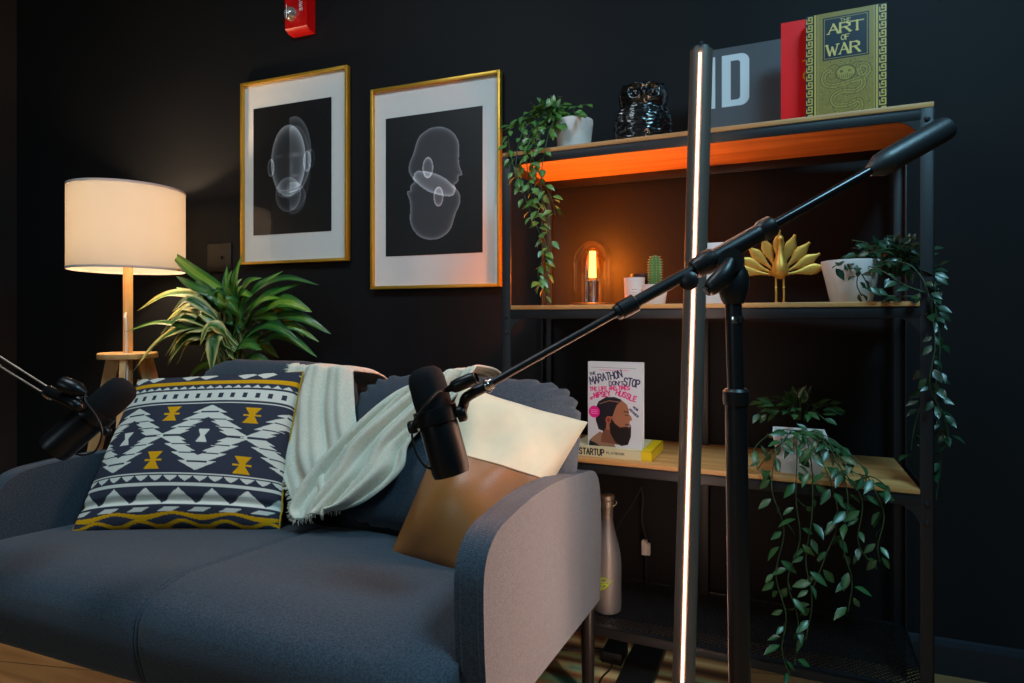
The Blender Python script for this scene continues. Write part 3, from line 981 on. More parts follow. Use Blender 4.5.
bm = NB(); tube(bm, [Vector(fr[kk, i]) for i in range(0, 120, 3)], .0016, 6, smoothpath=False); obj('seam', bm, M_leather, t)

# ------------------------------------------------------------------ throw blanket
BP = Vector((0, 1.165, .44)); BN = Vector((0, .36, -.17)).normalized()     # front of the back cushions


def strip(rows, n_across, foldf, amp, lift, seed):
    """rows: list of (left px, py, right px, py); lies on the leaning cushion plane, raised in folds"""
    out = []
    Ls = spline([PP(r[0], r[1], BP, BN) for r in rows], 10)
    Rs = spline([PP(r[2], r[3], BP, BN) for r in rows], 10)
    for i, (l, r) in enumerate(zip(Ls, Rs)):
        q = i / (len(Ls) - 1)
        row = []
        for j in range(n_across + 1):
            u = j / n_across
            p = l.lerp(r, u)
            f = math.sin(u * foldf * 2 * PI + seed + 1.5 * math.sin(q * 2.2 + seed)) + .45 * math.sin(u * foldf * 4.7 * PI + seed * 2 + q * 3)
            nz = noise.noise(Vector((u * 4, q * 5, seed)))
            p = p - BN * (lift + amp * f * (.6 + .4 * q) + .006 * nz + .012 * math.sin(PI * u) ** .5)
            row.append(p)
        out.append(row)
    return out


def over_top(rows, back=.17):
    """continue the first row over the top of the backrest and down behind it"""
    first = rows[0]
    ext = []
    for k, (dy, dz) in enumerate(((.03, -.003), (.07, -.008), (.12, -.016), (.17, -.035), (.205, -.08), (.215, -.19))):
        ext.append([Vector((p.x, p.y + dy, p.z + dz + .003 * math.sin(i * .9))) for i, p in enumerate(first)])
    return ext[::-1] + rows


def cloth(name, rows, parent, thick=.006):
    ny = len(rows); nx = len(rows[0])
    co = np.array([[tuple(p) for p in r] for r in rows]).reshape(-1, 3)
    o = grid_mesh(name, co, nx, ny, None, M_throw, parent)
    m = o.modifiers.new('solid', 'SOLIDIFY'); m.thickness = thick; m.offset = 0
    s = o.modifiers.new('sub', 'SUBSURF'); s.levels = 1; s.render_levels = 1
    return o


TB = PP(320, 400, BP, BN)
t = thing('throw_blanket', 'cream woven throw draped over the sofa back between the cushions', 'blanket', (TB.x, TB.y, .45))
A = over_top(strip([(298, 369, 357, 373), (291, 396, 358, 398), (287, 430, 362, 428), (286, 462, 372, 455), (296, 492, 378, 476), (309, 522, 372, 492)], 70, 2.4, .010, .026, .6))
B = over_top(strip([(428, 386, 486, 374), (404, 398, 470, 400), (374, 424, 444, 424), (346, 452, 420, 450), (322, 482, 412, 474), (306, 512, 378, 502), (312, 524, 350, 512)], 70, 2.8, .013, .046, 2.1))
cloth('left_fold', A, t); cloth('right_fold', B, t)
bm = NB()
rnd = random.Random(5)
def fringe(pts, dirv, n):
    for k in range(n):
        q = rnd.uniform(0, len(pts) - 1.001); i = int(q)
        p = pts[i].lerp(pts[i + 1], q - i)
        d = (dirv + Vector((rnd.uniform(-.5, .5), rnd.uniform(-.5, .1), rnd.uniform(-.5, .5)))).normalized() * rnd.uniform(.006, .014)
        tube(bm, [p, p + d * .6 + Vector((0, -.002, 0)), p + d], .0007, 4, 2)
fringe([r[0] for r in A[6:]], Vector((-1, 0, -.3)), 220)
fringe([r[0] for r in B[26:]], Vector((-1, 0, -.6)), 120)
fringe(B[-1], Vector((0, 0, -1)), 70)
obj('fringe', bm, M_throw, t)['kind'] = 'stuff'

# ------------------------------------------------------------------ shelf unit
SH_A = math.radians(-2.6)
SH0 = Vector((-.629, 1.57, 0))
SE = Vector((math.cos(SH_A), math.sin(SH_A), 0)); SN = Vector((-math.sin(SH_A), math.cos(SH_A), 0))
DEP = .33; SW = 1.0
ZT, ZM, ZL, ZB = 1.385, .965, .565, .135


def SP(px, d, z):
    """world point on the shelf at image column px, d behind its front, height z (and the camera depth)"""
    u = (px - 512) / F
    p = SH0 + SN * d
    # solve p + SE*t on the ray column
    X0, Z0 = CA * p.x + SA * p.y, -SA * p.x + CA * p.y
    X1, Z1 = CA * SE.x + SA * SE.y, -SA * SE.x + CA * SE.y
    tt = (u * Z0 - X0) / (X1 - u * Z1)
    q = p + SE * tt
    return Vector((q.x, q.y, z)), Z0 + Z1 * tt


t = thing('shelf_unit', 'black metal open shelving unit with pine boards against the wall', 'shelf', SH0, SH_A)
UNIT = t
PW = .026
for nm, x, y in (('post', 0, 0), ('post', SW - PW, 0), ('post', 0, DEP - PW), ('post', SW - PW, DEP - PW)):
    bm = NB()
    fy = y if y == 0 else y + PW - .004
    box(bm, x, x + PW, fy, fy + .004, 0, ZT - .012, bevel=.0008)
    fx = x if x == 0 else x + PW - .004
    box(bm, fx, fx + .004, y, y + PW, 0, ZT - .012, bevel=.0008)
    o = obj(nm, bm, M_frame, t, world=False)
    if y == 0:
        for zz in (ZT - .035, ZM - .03, ZM - .075, ZL - .03, ZL - .07, ZB - .03):
            bm = NB(); lathe(bm, [(.006, 0), (.005, .003), (0, .0045)], (x + PW / 2, 0, zz), (0, -1, 0), 14)
            obj('bolt', bm, M_frame, o, world=False)
bm = NB(); box(bm, .487, .513, DEP - .022, DEP - .018, .06, ZT - .03, bevel=.0008); obj('centre_post', bm, M_frame, t, world=False)
RH = .024
for z in (ZT, ZM, ZL, ZB):
    wood = z != ZB
    zt = z - .012 if wood else z
    bm = NB()
    box(bm, PW - .002, SW - PW + .002, .0, .004, zt - RH, zt, bevel=.0008)
    box(bm, PW - .002, SW - PW + .002, .0, .02, zt - .004, zt)
    box(bm, PW - .002, SW - PW + .002, DEP - .004, DEP, zt - RH, zt, bevel=.0008)
    for x in (0.001, SW - .005):
        box(bm, x, x + .004, PW - .002, DEP - PW + .002, zt - RH, zt, bevel=.0008)
    obj('rail', bm, M_frame, t, world=False)
    if wood:
        e_ = .001 if z == ZT else PW - .001
        bm = NB(); box(bm, e_, SW - e_, -.001 if z == ZT else .0005, DEP - .001, z - .0115, z, bevel=.0015); obj('shelf_board', bm, M_board, t, world=False)
    if z != ZB:      # rounded gusset in each upper corner of the bay below
        R_ = .055
        for side in (0, 1):
            out = [(0, 0), (R_, 0)] + [(R_ - R_ * math.sin(a), -R_ + R_ * math.cos(a)) for a in [i * PI / 2 / 10 for i in range(11)]]
            x0 = PW - .002 if side == 0 else SW - PW + .002; sg = 1 if side == 0 else -1
            bm = NB(); prism(bm, out, 0.0005, .0035, lambda u, v, s: (x0 + sg * u, s, zt - RH + .002 + v))
            obj('gusset', bm, M_frame, t, world=False)
# expanded metal bottom shelf
bm = NB()
x0, x1, y0, y1 = .004, SW - .004, .006, DEP - .006
pit = .0135
k = x0 - (y1 - y0)
def wire(a, b):
    d = (b - a).normalized(); s = Vector((-d.y, d.x, 0)) * .0011
    vs = [bm.verts.new(p + q + Vector((0, 0, h))) for p in (a, b) for q in (-s, s) for h in (ZB - .004, ZB - .002)]
    for f in ((0, 1, 5, 4), (2, 6, 7, 3), (1, 3, 7, 5), (0, 4, 6, 2)): bm.faces.new([vs[i] for i in f])
while k < x1:
    a = max(k, x0); b = min(k + (y1 - y0), x1)
    if b > a + .002:
        wire(Vector((a, y0 + (a - k), 0)), Vector((b, y0 + (b - k), 0)))
        wire(Vector((a, y1 - (a - k), 0)), Vector((b, y1 - (b - k), 0)))
    k += pit
obj('mesh_shelf', bm, M_frame, t, world=False, smooth=None)

# ------------------------------------------------------------------ trailing plants


def leaflet(bm, cols, p, d, up, L, W, col, mid):
    d = d.normalized(); s = d.cross(up)
    s = s.normalized() if s.length > 1e-3 else frame_of(d)[0]
    n = s.cross(d)
    prof = ((0, .06), (.18, .62), (.42, 1.0), (.68, .72), (.88, .30), (1, .02))
    prev = None
    for q, wv in prof:
        c = p + d * (L * q) - n * (L * .22 * q * q)
        row = [bm.verts.new(c - s * W * wv * .5 + n * W * wv * .14), bm.verts.new(c), bm.verts.new(c + s * W * wv * .5 + n * W * wv * .14)]
        cols.extend([col, mid, col])
        if prev:
            bm.faces.new((prev[0], prev[1], row[1], row[0])); bm.faces.new((prev[1], prev[2], row[2], row[1]))
        prev = row


def trailing(parent, strands, L=.030, W=.017, dens=46, seed=1, cols_rgb=((.10, .26, .12), (.20, .36, .14), (.26, .44, .16)), mid=(.30, .46, .24), bush=None, ymax=1.895):
    rnd = random.Random(seed)
    bm = NB(); bs = NB(); cols = []
    for pts in strands:
        path = spline(pts, 10)
        tube(bs, pts, .0013, 5)
        ln = sum((b - a).length for a, b in zip(path, path[1:]))
        n = max(3, int(ln * dens)); acc = 0
        for k in range(n):
            q = (k + rnd.uniform(.1, .9)) / n * (len(path) - 1); i = min(int(q), len(path) - 2)
            p = path[i].lerp(path[i + 1], q - i)
            tv = (path[i + 1] - path[i]).normalized()
            a = rnd.uniform(0, 2 * PI)
            side = Vector((math.cos(a), math.sin(a) * .8 - .25, rnd.uniform(-.75, .25)))
            d = (side + tv * .5).normalized()
            up = Vector((rnd.uniform(-.5, .5), rnd.uniform(-1, -.2), rnd.uniform(.2, 1.1))).normalized()
            s = rnd.uniform(.7, 1.15)
            pp = p + side * .006
            if pp.y + d.y * L > ymax: d.y = -abs(d.y)
            cc = rnd.choice(cols_rgb); e = rnd.uniform(-.02, .02)
            leaflet(bm, cols, pp, d, up, L * s, W * s, tuple(x + e for x in cc), tuple(x + e for x in mid))
    if bush:
        c, r, n = bush
        for k in range(n):
            a = rnd.uniform(0, 2 * PI); b = rnd.uniform(-.2, 1.0) * PI / 2; rr = rnd.uniform(.45, 1)
            v = Vector((math.cos(a) * math.cos(b) * r[0], math.sin(a) * math.cos(b) * r[1], math.sin(b) * r[2])) * rr
            p = c + v
            d = (v.normalized() + Vector((rnd.uniform(-.6, .6), rnd.uniform(-.6, .6), rnd.uniform(-.8, .4)))).normalized()
            if p.y + d.y * L > ymax: d.y = -abs(d.y)
            if p.y > ymax - .01: p.y = ymax - .01
            cc = rnd.choice(cols_rgb)
            leaflet(bm, cols, p, d, Vector((0, -.6, .8)), L * rnd.uniform(.7, 1.1), W, cc, mid)
            if k % 4 == 0: tube(bs, [c + Vector((v.x * .2, v.y * .2, -.02)), c + v * .6 + Vector((0, 0, .01)), p], .001, 4, 4)
    o = obj('foliage', bm, M_vleaf, parent, smooth=179); set_cols(o, cols)
    obj('stems', bs, M_vine, parent)


def pot_round(parent, c, rt, rb, h, m):
    bm = NB(); lathe(bm, [(rb * .9, 0), (rb, .004), ((rb * .4 + rt * .6), h * .6), (rt, h - .006), (rt * .99, h), (rt * .9, h), (rt * .86, h - .012), (0, h - .012)], c, n=44)
    obj('pot', bm, m, parent)
    bm = NB(); lathe(bm, [(0, h - .011), (rt * .5, h - .009), (rt * .86, h - .0115)], c, n=30, cap1=False); obj('soil', bm, M_soil, parent)


# plant on the top shelf, left
c, Z = SP(574, .085, ZT)
t = thing('trailing_plant', 'ivy in white stone pot on top shelf, trailing over the left end', 'plant', c)
pot_round(t, c, .053, .044, .088, M_concrete)
g = lambda px, py, d=-.03: (lambda q: PZ(px, py, q[1]))(SP(px, d, 0))
pt = c + Vector((0, 0, .085))
st = [
    [pt, g(556, 118, .04), g(535, 128, .0), g(527, 165), g(537, 205), g(546, 250), g(544, 301)],
    [pt, g(552, 112, .05), g(525, 128, .0), g(516, 165), g(524, 195), g(540, 235), g(549, 270)],
    [pt, g(548, 115, .05), g(528, 140, .0), g(540, 175), g(552, 200), g(555, 215)],
    [pt, g(554, 122, .02), g(545, 150, -.02), g(541, 190, -.03), g(550, 240, -.03), g(538, 272, -.03), g(545, 290, -.03)],
    [pt, g(545, 108, .06), g(520, 118, .02), g(509, 135, .01), g(512, 160, -.03), g(518, 185, -.03)],
    [pt, g(556, 105, .06), g(550, 95, .06)], [pt, g(575, 108, .08), g(588, 104, .08)], [pt, g(572, 112, .04), g(586, 118, .03)],
    [pt, g(535, 118, .04), g(512, 128, .02)], [pt, g(547, 128, .0), g(533, 150, -.03), g(530, 190, -.03), g(543, 225, -.03)],
]
trailing(t, st, .031, .018, 62, 11, bush=(g(549, 118, .06), (.06, .05, .035), 110),
         cols_rgb=((.13, .30, .13), (.24, .42, .14), (.34, .50, .17)), mid=(.36, .52, .26))

# plant on the middle shelf, right
c, Z = SP(851, .10, ZM)
t = thing('trailing_plant', 'dark leafy plant in white round pot on middle shelf, trailing down right post', 'plant', c)
pot_round(t, c, .064, .044, .098, M_white)
pt = c + Vector((0, 0, .095))
st = [
    [pt, g(880, 250, .06), g(912, 252, .08), g(932, 275, .06), g(936, 310, .05), g(940, 350, .04), g(935, 400, .03), g(942, 440, .03), g(936, 500, .03)],
    [pt, g(890, 245, .1), g(920, 262, .1), g(938, 290, .08), g(930, 340, .08), g(924, 390, .08), g(914, 430, .08), g(910, 465, .06)],
    [pt, g(900, 262, .02), g(920, 275, .0), g(930, 300, -.01), g(935, 345, -.02), g(930, 385, -.02), g(945, 420, .01), g(950, 445, .02)],
    [pt, g(862, 275, .0), g(872, 290, -.005), g(890, 296, -.005), g(920, 296, -.005)],
    [pt, g(858, 268, .02), g(857, 285, .005), g(862, 296, .0)], [pt, g(880, 270, .02), g(905, 285, .0), g(925, 292, -.01)],
    [pt, g(868, 245, .1), g(852, 240, .12)], [pt, g(842, 262, .03), g(832, 268, .02)],
]
trailing(t, st, .028, .016, 60, 23, bush=(g(893, 268, .11), (.10, .07, .065), 170),
         cols_rgb=((.05, .13, .08), (.07, .18, .09), (.11, .24, .12)), mid=(.13, .26, .16))

# plant on the lower shelf
c, Z = SP(799, .085, ZL)
t = thing('trailing_plant', 'plant in square white pot on lower shelf, long leafy vines hanging down front', 'plant', c, SH_A)
hp = .092
bm = NB()
for (r0, z0_), (r1, z1_) in (((.043, 0), (.058, hp)),):
    a = [bm.verts.new((x * r0, y * r0, z0_)) for x, y in ((-1, -1), (1, -1), (1, 1), (-1, 1))]
    b = [bm.verts.new((x * r1, y * r1, z1_)) for x, y in ((-1, -1), (1, -1), (1, 1), (-1, 1))]
    ii = [bm.verts.new((x * (r1 - .006), y * (r1 - .006), z1_)) for x, y in ((-1, -1), (1, -1), (1, 1), (-1, 1))]
    jj = [bm.verts.new((x * (r1 - .008), y * (r1 - .008), z1_ - .012)) for x, y in ((-1, -1), (1, -1), (1, 1), (-1, 1))]
    bm.faces.new(a[::-1]); bm.faces.new(jj)
    for P_, Q_ in ((a, b), (b, ii), (ii, jj)):
        for i in range(4): bm.faces.new((P_[i], P_[(i + 1) % 4], Q_[(i + 1) % 4], Q_[i]))
bevel_all(bm, .005, 3, 50)
obj('pot', bm, M_concrete, t, world=False)
bm = NB(); box(bm, -.048, .048, -.048, .048, hp - .013, hp - .010); obj('soil', bm, M_soil, t, world=False)
pt = c + Vector((0, 0, hp))
g = lambda px, py, d=-.035: (lambda q: PZ(px, py, q[1]))(SP(px, d, 0))
st = [
    [pt, g(790, 432, .03), g(776, 455, .0), g(772, 490), g(784, 530), g(776, 575), g(786, 615), g(782, 650), g(790, 676)],
    [pt, g(797, 436, .02), g(797, 460, -.01), g(796, 500), g(800, 540), g(788, 580), g(798, 620), g(795, 665)],
    [pt, g(806, 438, .02), g(812, 470, -.01), g(812, 515), g(806, 560), g(812, 600), g(806, 640)],
    [pt, g(818, 436, .03), g(838, 462, -.01), g(848, 500), g(843, 545), g(852, 580), g(848, 612)],
    [pt, g(822, 434, .03), g(855, 458, -.01), g(872, 485), g(884, 515), g(878, 545), g(880, 562)],
    [pt, g(815, 440, .02), g(842, 470, -.01), g(862, 500), g(858, 540), g(868, 560)],
    [pt, g(812, 445, .0), g(830, 480, -.02), g(838, 520), g(826, 555), g(812, 590)],
    [pt, g(826, 440, .02), g(850, 470, -.02), g(875, 478), g(890, 490)],
    [pt, g(785, 440, .02), g(768, 455, .0), g(757, 470, .0)], [pt, g(780, 430, .05), g(762, 440, .05), g(752, 452, .04)],
]
trailing(t, st, .038, .017, 44, 31, bush=(g(800, 412, .19), (.12, .06, .035), 70),
         cols_rgb=((.06, .18, .10), (.10, .24, .12), (.16, .32, .13)), mid=(.22, .38, .22))

# ------------------------------------------------------------------ owl
c, Z = SP(643, .13, ZT)
t = thing('owl_figurine', 'glossy black owl figurine on top shelf between ivy and grey sign', 'figurine', c, .2)
bm = NB()
n, m = 96, 110
rings = []
Hh = .180
for i in range(m + 1):
    q = i / m
    # body bulges, narrows at the neck, wide flat head
    pts = [(0, .050), (.05, .060), (.2, .066), (.4, .067), (.55, .060), (.62, .054), (.70, .058), (.82, .060), (.92, .054), (.98, .036), (1, .0)]
    for (a, ra), (b, rb) in zip(pts, pts[1:]):
        if a <= q <= b: r = 1.1 * (ra + (rb - ra) * (q - a) / (b - a))
    ring = []
    for j in range(n):
        an = 2 * PI * j / n
        x = math.cos(an) * r; y = math.sin(an) * r * .8
        z = q * Hh
        fr_ = max(0, -math.sin(an))
        # breast feathers
        bump = (.0014 * math.sin(j * .62 + (i // 6 % 2) * 1.9) * math.sin(i * PI / 6) + .0020 * noise.noise(Vector((x * 110, y * 110, q * 24)))) * (1 if q < .62 else .45)
        # folded wings
        wing = .006 * math.exp(-((abs(math.cos(an)) - .93) / .10) ** 2) if .1 < q < .60 else 0
        # eye sockets
        ex = abs(x) - .024; ez = z - .145
        eye = -.010 * math.exp(-(ex * ex + ez * ez) / .00016) * fr_ + .006 * math.exp(-(((math.hypot(ex, ez) - .018) / .005) ** 2)) * fr_
        brow = .010 * math.exp(-((z - .160 - abs(x) * .30) / .006) ** 2) * fr_ if abs(x) < .05 else 0
        beak = .014 * math.exp(-(x * x) / .00003 - ((z - .135) / .010) ** 2) * fr_
        rr = 1 + (bump + wing) / max(r, .01)
        ring.append(bm.verts.new((x * rr, y * rr - eye - brow - beak, z)))
    rings.append(ring)
for A_, B_ in zip(rings, rings[1:]):
    for j in range(n): bm.faces.new((A_[j], A_[(j + 1) % n], B_[(j + 1) % n], B_[j]))
bm.faces.new(rings[0][::-1])
bmesh.ops.remove_doubles(bm, verts=bm.verts, dist=.0002)
obj('body', bm, M_owl, t, world=False, smooth=179)
for s in (-1, 1):
    bm = NB(); lathe(bm, [(.016, 0), (.011, .008), (.003, .017), (0, .018)], (s * .046, -.010, .160), (s * .35, -.1, 1), 16); obj('ear_tuft', bm, M_owl, t, world=False)
    bm = NB(); lathe(bm, [(.008, 0), (.007, .003), (.004, .005), (0, .006)], (s * .022, -.041, .145), (0, -1, 0), 20); obj('eye', bm, M_owl, t, world=False)

# ------------------------------------------------------------------ books and sign on the top shelf


def standing(px0, px1, d, zb, py_top, py_ref):
    """lower-left corner, width and height of a panel standing parallel to the shelf"""
    a, Za = SP(px0, d, zb); b, Zb = SP(px1, d, zb)
    h = PZ(py_ref, py_top, SP(py_ref, d, 0)[1]).z - zb
    return a, (b - a).length, h


a, W_, H_ = standing(690, 800, .20, ZT, 50, 712)
t = thing('letter_sign', 'grey sign board with big white letters ID leaning on top shelf beside red book', 'sign', a, SH_A)
bm = NB(); box(bm, 0, W_, .001, .020, 0, H_, bevel=.001); obj('board', bm, mat('grey_board', (.27, .285, .31), .6, var=.05, bump=.03), t, world=False)
c = Canvas(W_ - .004, H_ - .004, 330, 300, (.27, .285, .31))
def lx(px): return (SP(px, .20, a.z)[0] - a).length
zt_ = H_ * .915; zb_ = H_ * .405
x0, x1 = lx(721), lx(748.5); th_ = (x1 - x0) * .33
c.rect(lx(702), lx(714.5), zb_, zt_, (.80, .84, .86))
c.sd(np.maximum(np.hypot(np.maximum(c.X - (x1 - .022), 0), np.maximum(np.abs(c.Z - (zb_ + zt_) / 2) - ((zt_ - zb_) / 2 - .022), 0)) - .022, x0 - c.X), (.80, .84, .86))
xi0, xi1 = x0 + th_, x1 - th_
c.sd(np.maximum(np.hypot(np.maximum(c.X - (xi1 - .008), 0), np.maximum(np.abs(c.Z - (zb_ + zt_) / 2) - ((zt_ - zb_) / 2 - th_ * .75 - .008), 0)) - .008, xi0 - c.X), (.27, .285, .31))
c.mesh('sign_lettering', lambda X, Z: np.stack([X + .002, np.full_like(X, 0.0), Z + .002], 1), M_print, t)


def book(name, label, a, W_, H_, D_, cover_m, canvas, loc_rot, cat='book', side_pages=True, mback=None):
    t = thing(name, label, cat, a, loc_rot)
    ct = .0025
    bm = NB(); box(bm, 0, W_, 0, ct, 0, H_, bevel=.0008); box(bm, 0, W_, D_ - ct, D_, 0, H_, bevel=.0008); box(bm, 0, ct, 0, D_, 0, H_, bevel=.0008)
    obj('cover', bm, cover_m, t, world=False)
    bm = NB(); box(bm, ct, W_ - .003, ct, D_ - ct, .002, H_ - .003); obj('pages', bm, M_paper, t, world=False, smooth=None)
    if canvas is not None:
        canvas.mesh('cover_print', lambda X, Z: np.stack([X, np.full_like(X, -.0005), Z], 1), M_gloss, t)
    return t


# red book
a, W_, H_ = standing(781, 872, .085, ZT, 22, 790)
c = Canvas(W_, H_, 200, 240, (.93, .06, .07))
xr = (SP(805, .085, a.z)[0] - a).length
c.text('T', xr - .003, H_ * .54, .020, .018, .0032, (.95, .72, .15), .3, serif=True)
c.text('C', xr - .003, H_ * .44, .020, .018, .0032, (.95, .72, .15), .3)
book('hardcover_book', 'tall bright red hardcover book with gold letters standing behind green one', a, W_, H_, .030, M_redbook, c, SH_A)

# green and gold book with key-pattern border
a, W_, H_ = standing(806, 887, .045, ZT, 17, 806)
gold = (.74, .63, .30); navy = (.07, .11, .17); olive = (.53, .46, .21)
c = Canvas(W_, H_, 290, 350, navy)
for bx0, bx1 in ((.0, .095), (.905, 1.0)):      # key pattern strips
    k = 0; zz = 0.0; st_ = H_ / 13
    while k < 13:
        z0_ = k * st_; xa, xb = bx0 * W_ + .0015, bx1 * W_ - .0015; q = (xb - xa)
        g_ = (.80, .68, .30)
        c.line([(xa, z0_ + st_ * .1), (xb - q * .1, z0_ + st_ * .1), (xb - q * .1, z0_ + st_ * .8), (xa + q * .35, z0_ + st_ * .8), (xa + q * .35, z0_ + st_ * .45), (xa + q * .62, z0_ + st_ * .45)], .0028, g_)
        c.line([(xa, z0_ + st_ * .1), (xa, z0_ + st_ * .6)], .0022, g_)
        k += 1
c.rect(W_ * .105, W_ * .895, -.01, H_ + .01, gold)
c.rect(W_ * .135, W_ * .145, -.01, H_ + .01, navy); c.rect(W_ * .855, W_ * .865, -.01, H_ + .01, navy)
c.rect(W_ * .155, W_ * .845, 0.0, H_, olive)
for q in range(60):   # fine hatching
    c.seg((W_ * .155, H_ * q / 60), (W_ * .845, H_ * q / 60), .0007, (.62, .54, .27))
c.rect(W_ * .215, W_ * .785, H_ * .555, H_ * .955, navy)
for (xa, xb, za, zb) in ((.235, .765, .94, .94), (.235, .235, .57, .94), (.765, .765, .57, .94), (.235, .765, .57, .57)):
    c.seg((W_ * xa, H_ * za), (W_ * xb, H_ * zb), .0010, gold)
lt = (.84, .74, .42)
c.text('THE', W_ * .435, H_ * .895, H_ * .030, W_ * .035, .0012, lt, .35)
c.text('ART', W_ * .285, H_ * .800, H_ * .085, W_ * .125, .0046, lt, .18, serif=True, thin=.0026)
c.text('OF', W_ * .445, H_ * .728, H_ * .046, W_ * .046, .0022, lt, .25, serif=True, thin=.0016)
c.text('WAR', W_ * .265, H_ * .600, H_ * .095, W_ * .110, .0046, lt, .22, serif=True, thin=.0026)
# coiling serpent relief with a horned head
dk = (.36, .31, .13); lg = (.64, .57, .28)
body = [Vector((p[0] * W_, 0, p[1] * H_)) for p in ((.30, .46), (.23, .42), (.24, .34), (.36, .31), (.55, .33), (.72, .36), (.78, .42), (.74, .47), (.66, .45), (.72, .30), (.62, .24), (.45, .25), (.34, .20), (.38, .13), (.52, .12), (.66, .15), (.68, .08), (.55, .04))]
bp = [(p.x, p.z) for p in spline(body, 6)]
c.line(bp, .0125, dk); c.line(bp, .0095, lg); c.line(bp, .0045, olive)
for k in range(0, len(bp) - 1, 2):
    c.seg(bp[k], (bp[k][0] + .003, bp[k][1] + .004), .0008, dk)
c.ell(W_ * .5, H_ * .42, W_ * .13, H_ * .075, dk); c.ell(W_ * .5, H_ * .42, W_ * .115, H_ * .063, lg)
for s in (-1, 1):
    c.ell(W_ * (.5 + s * .05), H_ * .435, W_ * .02, H_ * .012, dk)
    c.line([(W_ * (.5 + s * .06), H_ * .475), (W_ * (.5 + s * .13), H_ * .51), (W_ * (.5 + s * .2), H_ * .50)], .0016, dk)
    c.line([(W_ * (.5 + s * .10), H_ * .39), (W_ * (.5 + s * .18), H_ * .37), (W_ * (.5 + s * .22), H_ * .40)], .0012, dk)
for k in range(7):
    c.seg((W_ * (.42 + .027 * k), H_ * .40), (W_ * (.43 + .023 * k), H_ * .37), .0014, dk)
rk = random.Random(9)
for k in range(160):
    x_, z_ = W_ * rk.uniform(.17, .83), H_ * rk.uniform(.02, .54)
    a_ = rk.uniform(0, 6.28); c.line([(x_, z_), (x_ + .003 * math.cos(a_), z_ + .003 * math.sin(a_)), (x_ + .004 * math.cos(a_ + .8), z_ + .004 * math.sin(a_ + .8))], .0009, rk.choice((dk, lg)))
book('hardcover_book', 'green and gold book titled The Art of War at right end of top shelf', a, W_, H_, .030, mat('navy_cloth', (.06, .12, .19), .5), c, SH_A)

# ------------------------------------------------------------------ middle shelf objects
# cloche lamp
c, Z = SP(592.5, .22, ZM)
t = thing('cloche_lamp', 'glowing amber filament bulb under clear glass dome on middle shelf', 'lamp', c)
R = .060
bm = NB(); lathe(bm, [(R + .004, 0), (R + .004, .008), (R, .011)], n=48); obj('base', bm, M_lid, t, world=False)
bm = NB()
pr = [(R, .011), (R, .13)] + [(R * math.cos(a), .13 + R * 1.15 * math.sin(a)) for a in [i * PI / 2 / 14 for i in range(1, 14)]] + [(0, .13 + R * 1.15)]
lathe(bm, pr, n=64, cap0=False, cap1=False)
obj('glass_dome', bm, M_glass, t, world=False, smooth=179)
bm = NB(); lathe(bm, [(.022, .011), (.020, .014), (.019, .072), (.017, .078)], n=32); obj('socket', bm, mat('dark_nickel', (.25, .26, .30), .25, .9), t, world=False)
bm = NB(); lathe(bm, [(.014, .078), (.016, .085), (.030, .105), (.036, .125), (.034, .145), (.024, .165), (.010, .176), (0, .178)], n=40, cap0=False); bl = obj('bulb', bm, M_amber, t, world=False, smooth=179)
bm = NB()
for k in range(4):
    an = k * PI / 2 + .4
    p0 = Vector((math.cos(an) * .008, math.sin(an) * .008, .086)); p1 = Vector((math.cos(an) * .0060, math.sin(an) * .0060, .164))
    cyl(bm, p0, p1, .0034, n=12)
obj('filament', bm, M_fil, bl, world=False)
light('filament_light', 'POINT', c + Vector((0, 0, .127)), BULB_POWER, (1.0, .235, .02), .02)

# candle
c, Z = SP(634.5, .085, ZM)
t = thing('candle_jar', 'small white candle tumbler glowing yellow beside the glass dome', 'candle', c)
bm = NB(); lathe(bm, [(.0235, 0), (.025, .004), (.0275, .072), (.0262, .072), (.025, .066), (0, .066)], n=36); obj('tumbler', bm, M_white, t, world=False)
c2 = Canvas(.02, .03, 40, 60, (.85, .83, .81)); c2.line([(.004, .02), (.016, .02)], .0012, (.5, .48, .45)); c2.line([(.004, .012), (.016, .012)], .0012, (.5, .48, .45)); c2.line([(.006, .007), (.014, .007)], .0010, (.5, .48, .45))
c2.mesh('label_print', lambda X, Z: np.stack([(X - .01) + .004, -np.sqrt(.0272 ** 2 - (X - .01 + .004) ** 2), Z + .020], 1), M_print, t)
c, Z = SP(642, .155, ZM)
t = thing('lidded_jar', 'dark jar with black lid behind the white candle tumbler', 'jar', c)
bm = NB(); lathe(bm, [(.027, 0), (.028, .004), (.028, .068), (.024, .072)], n=32); obj('jar_body', bm, mat('dark_glass', (.09, .06, .04), .15), t, world=False)
bm = NB(); lathe(bm, [(.030, .070), (.031, .072), (.031, .086), (.029, .088), (0, .088)], n=32); obj('lid', bm, M_lid, t, world=False)

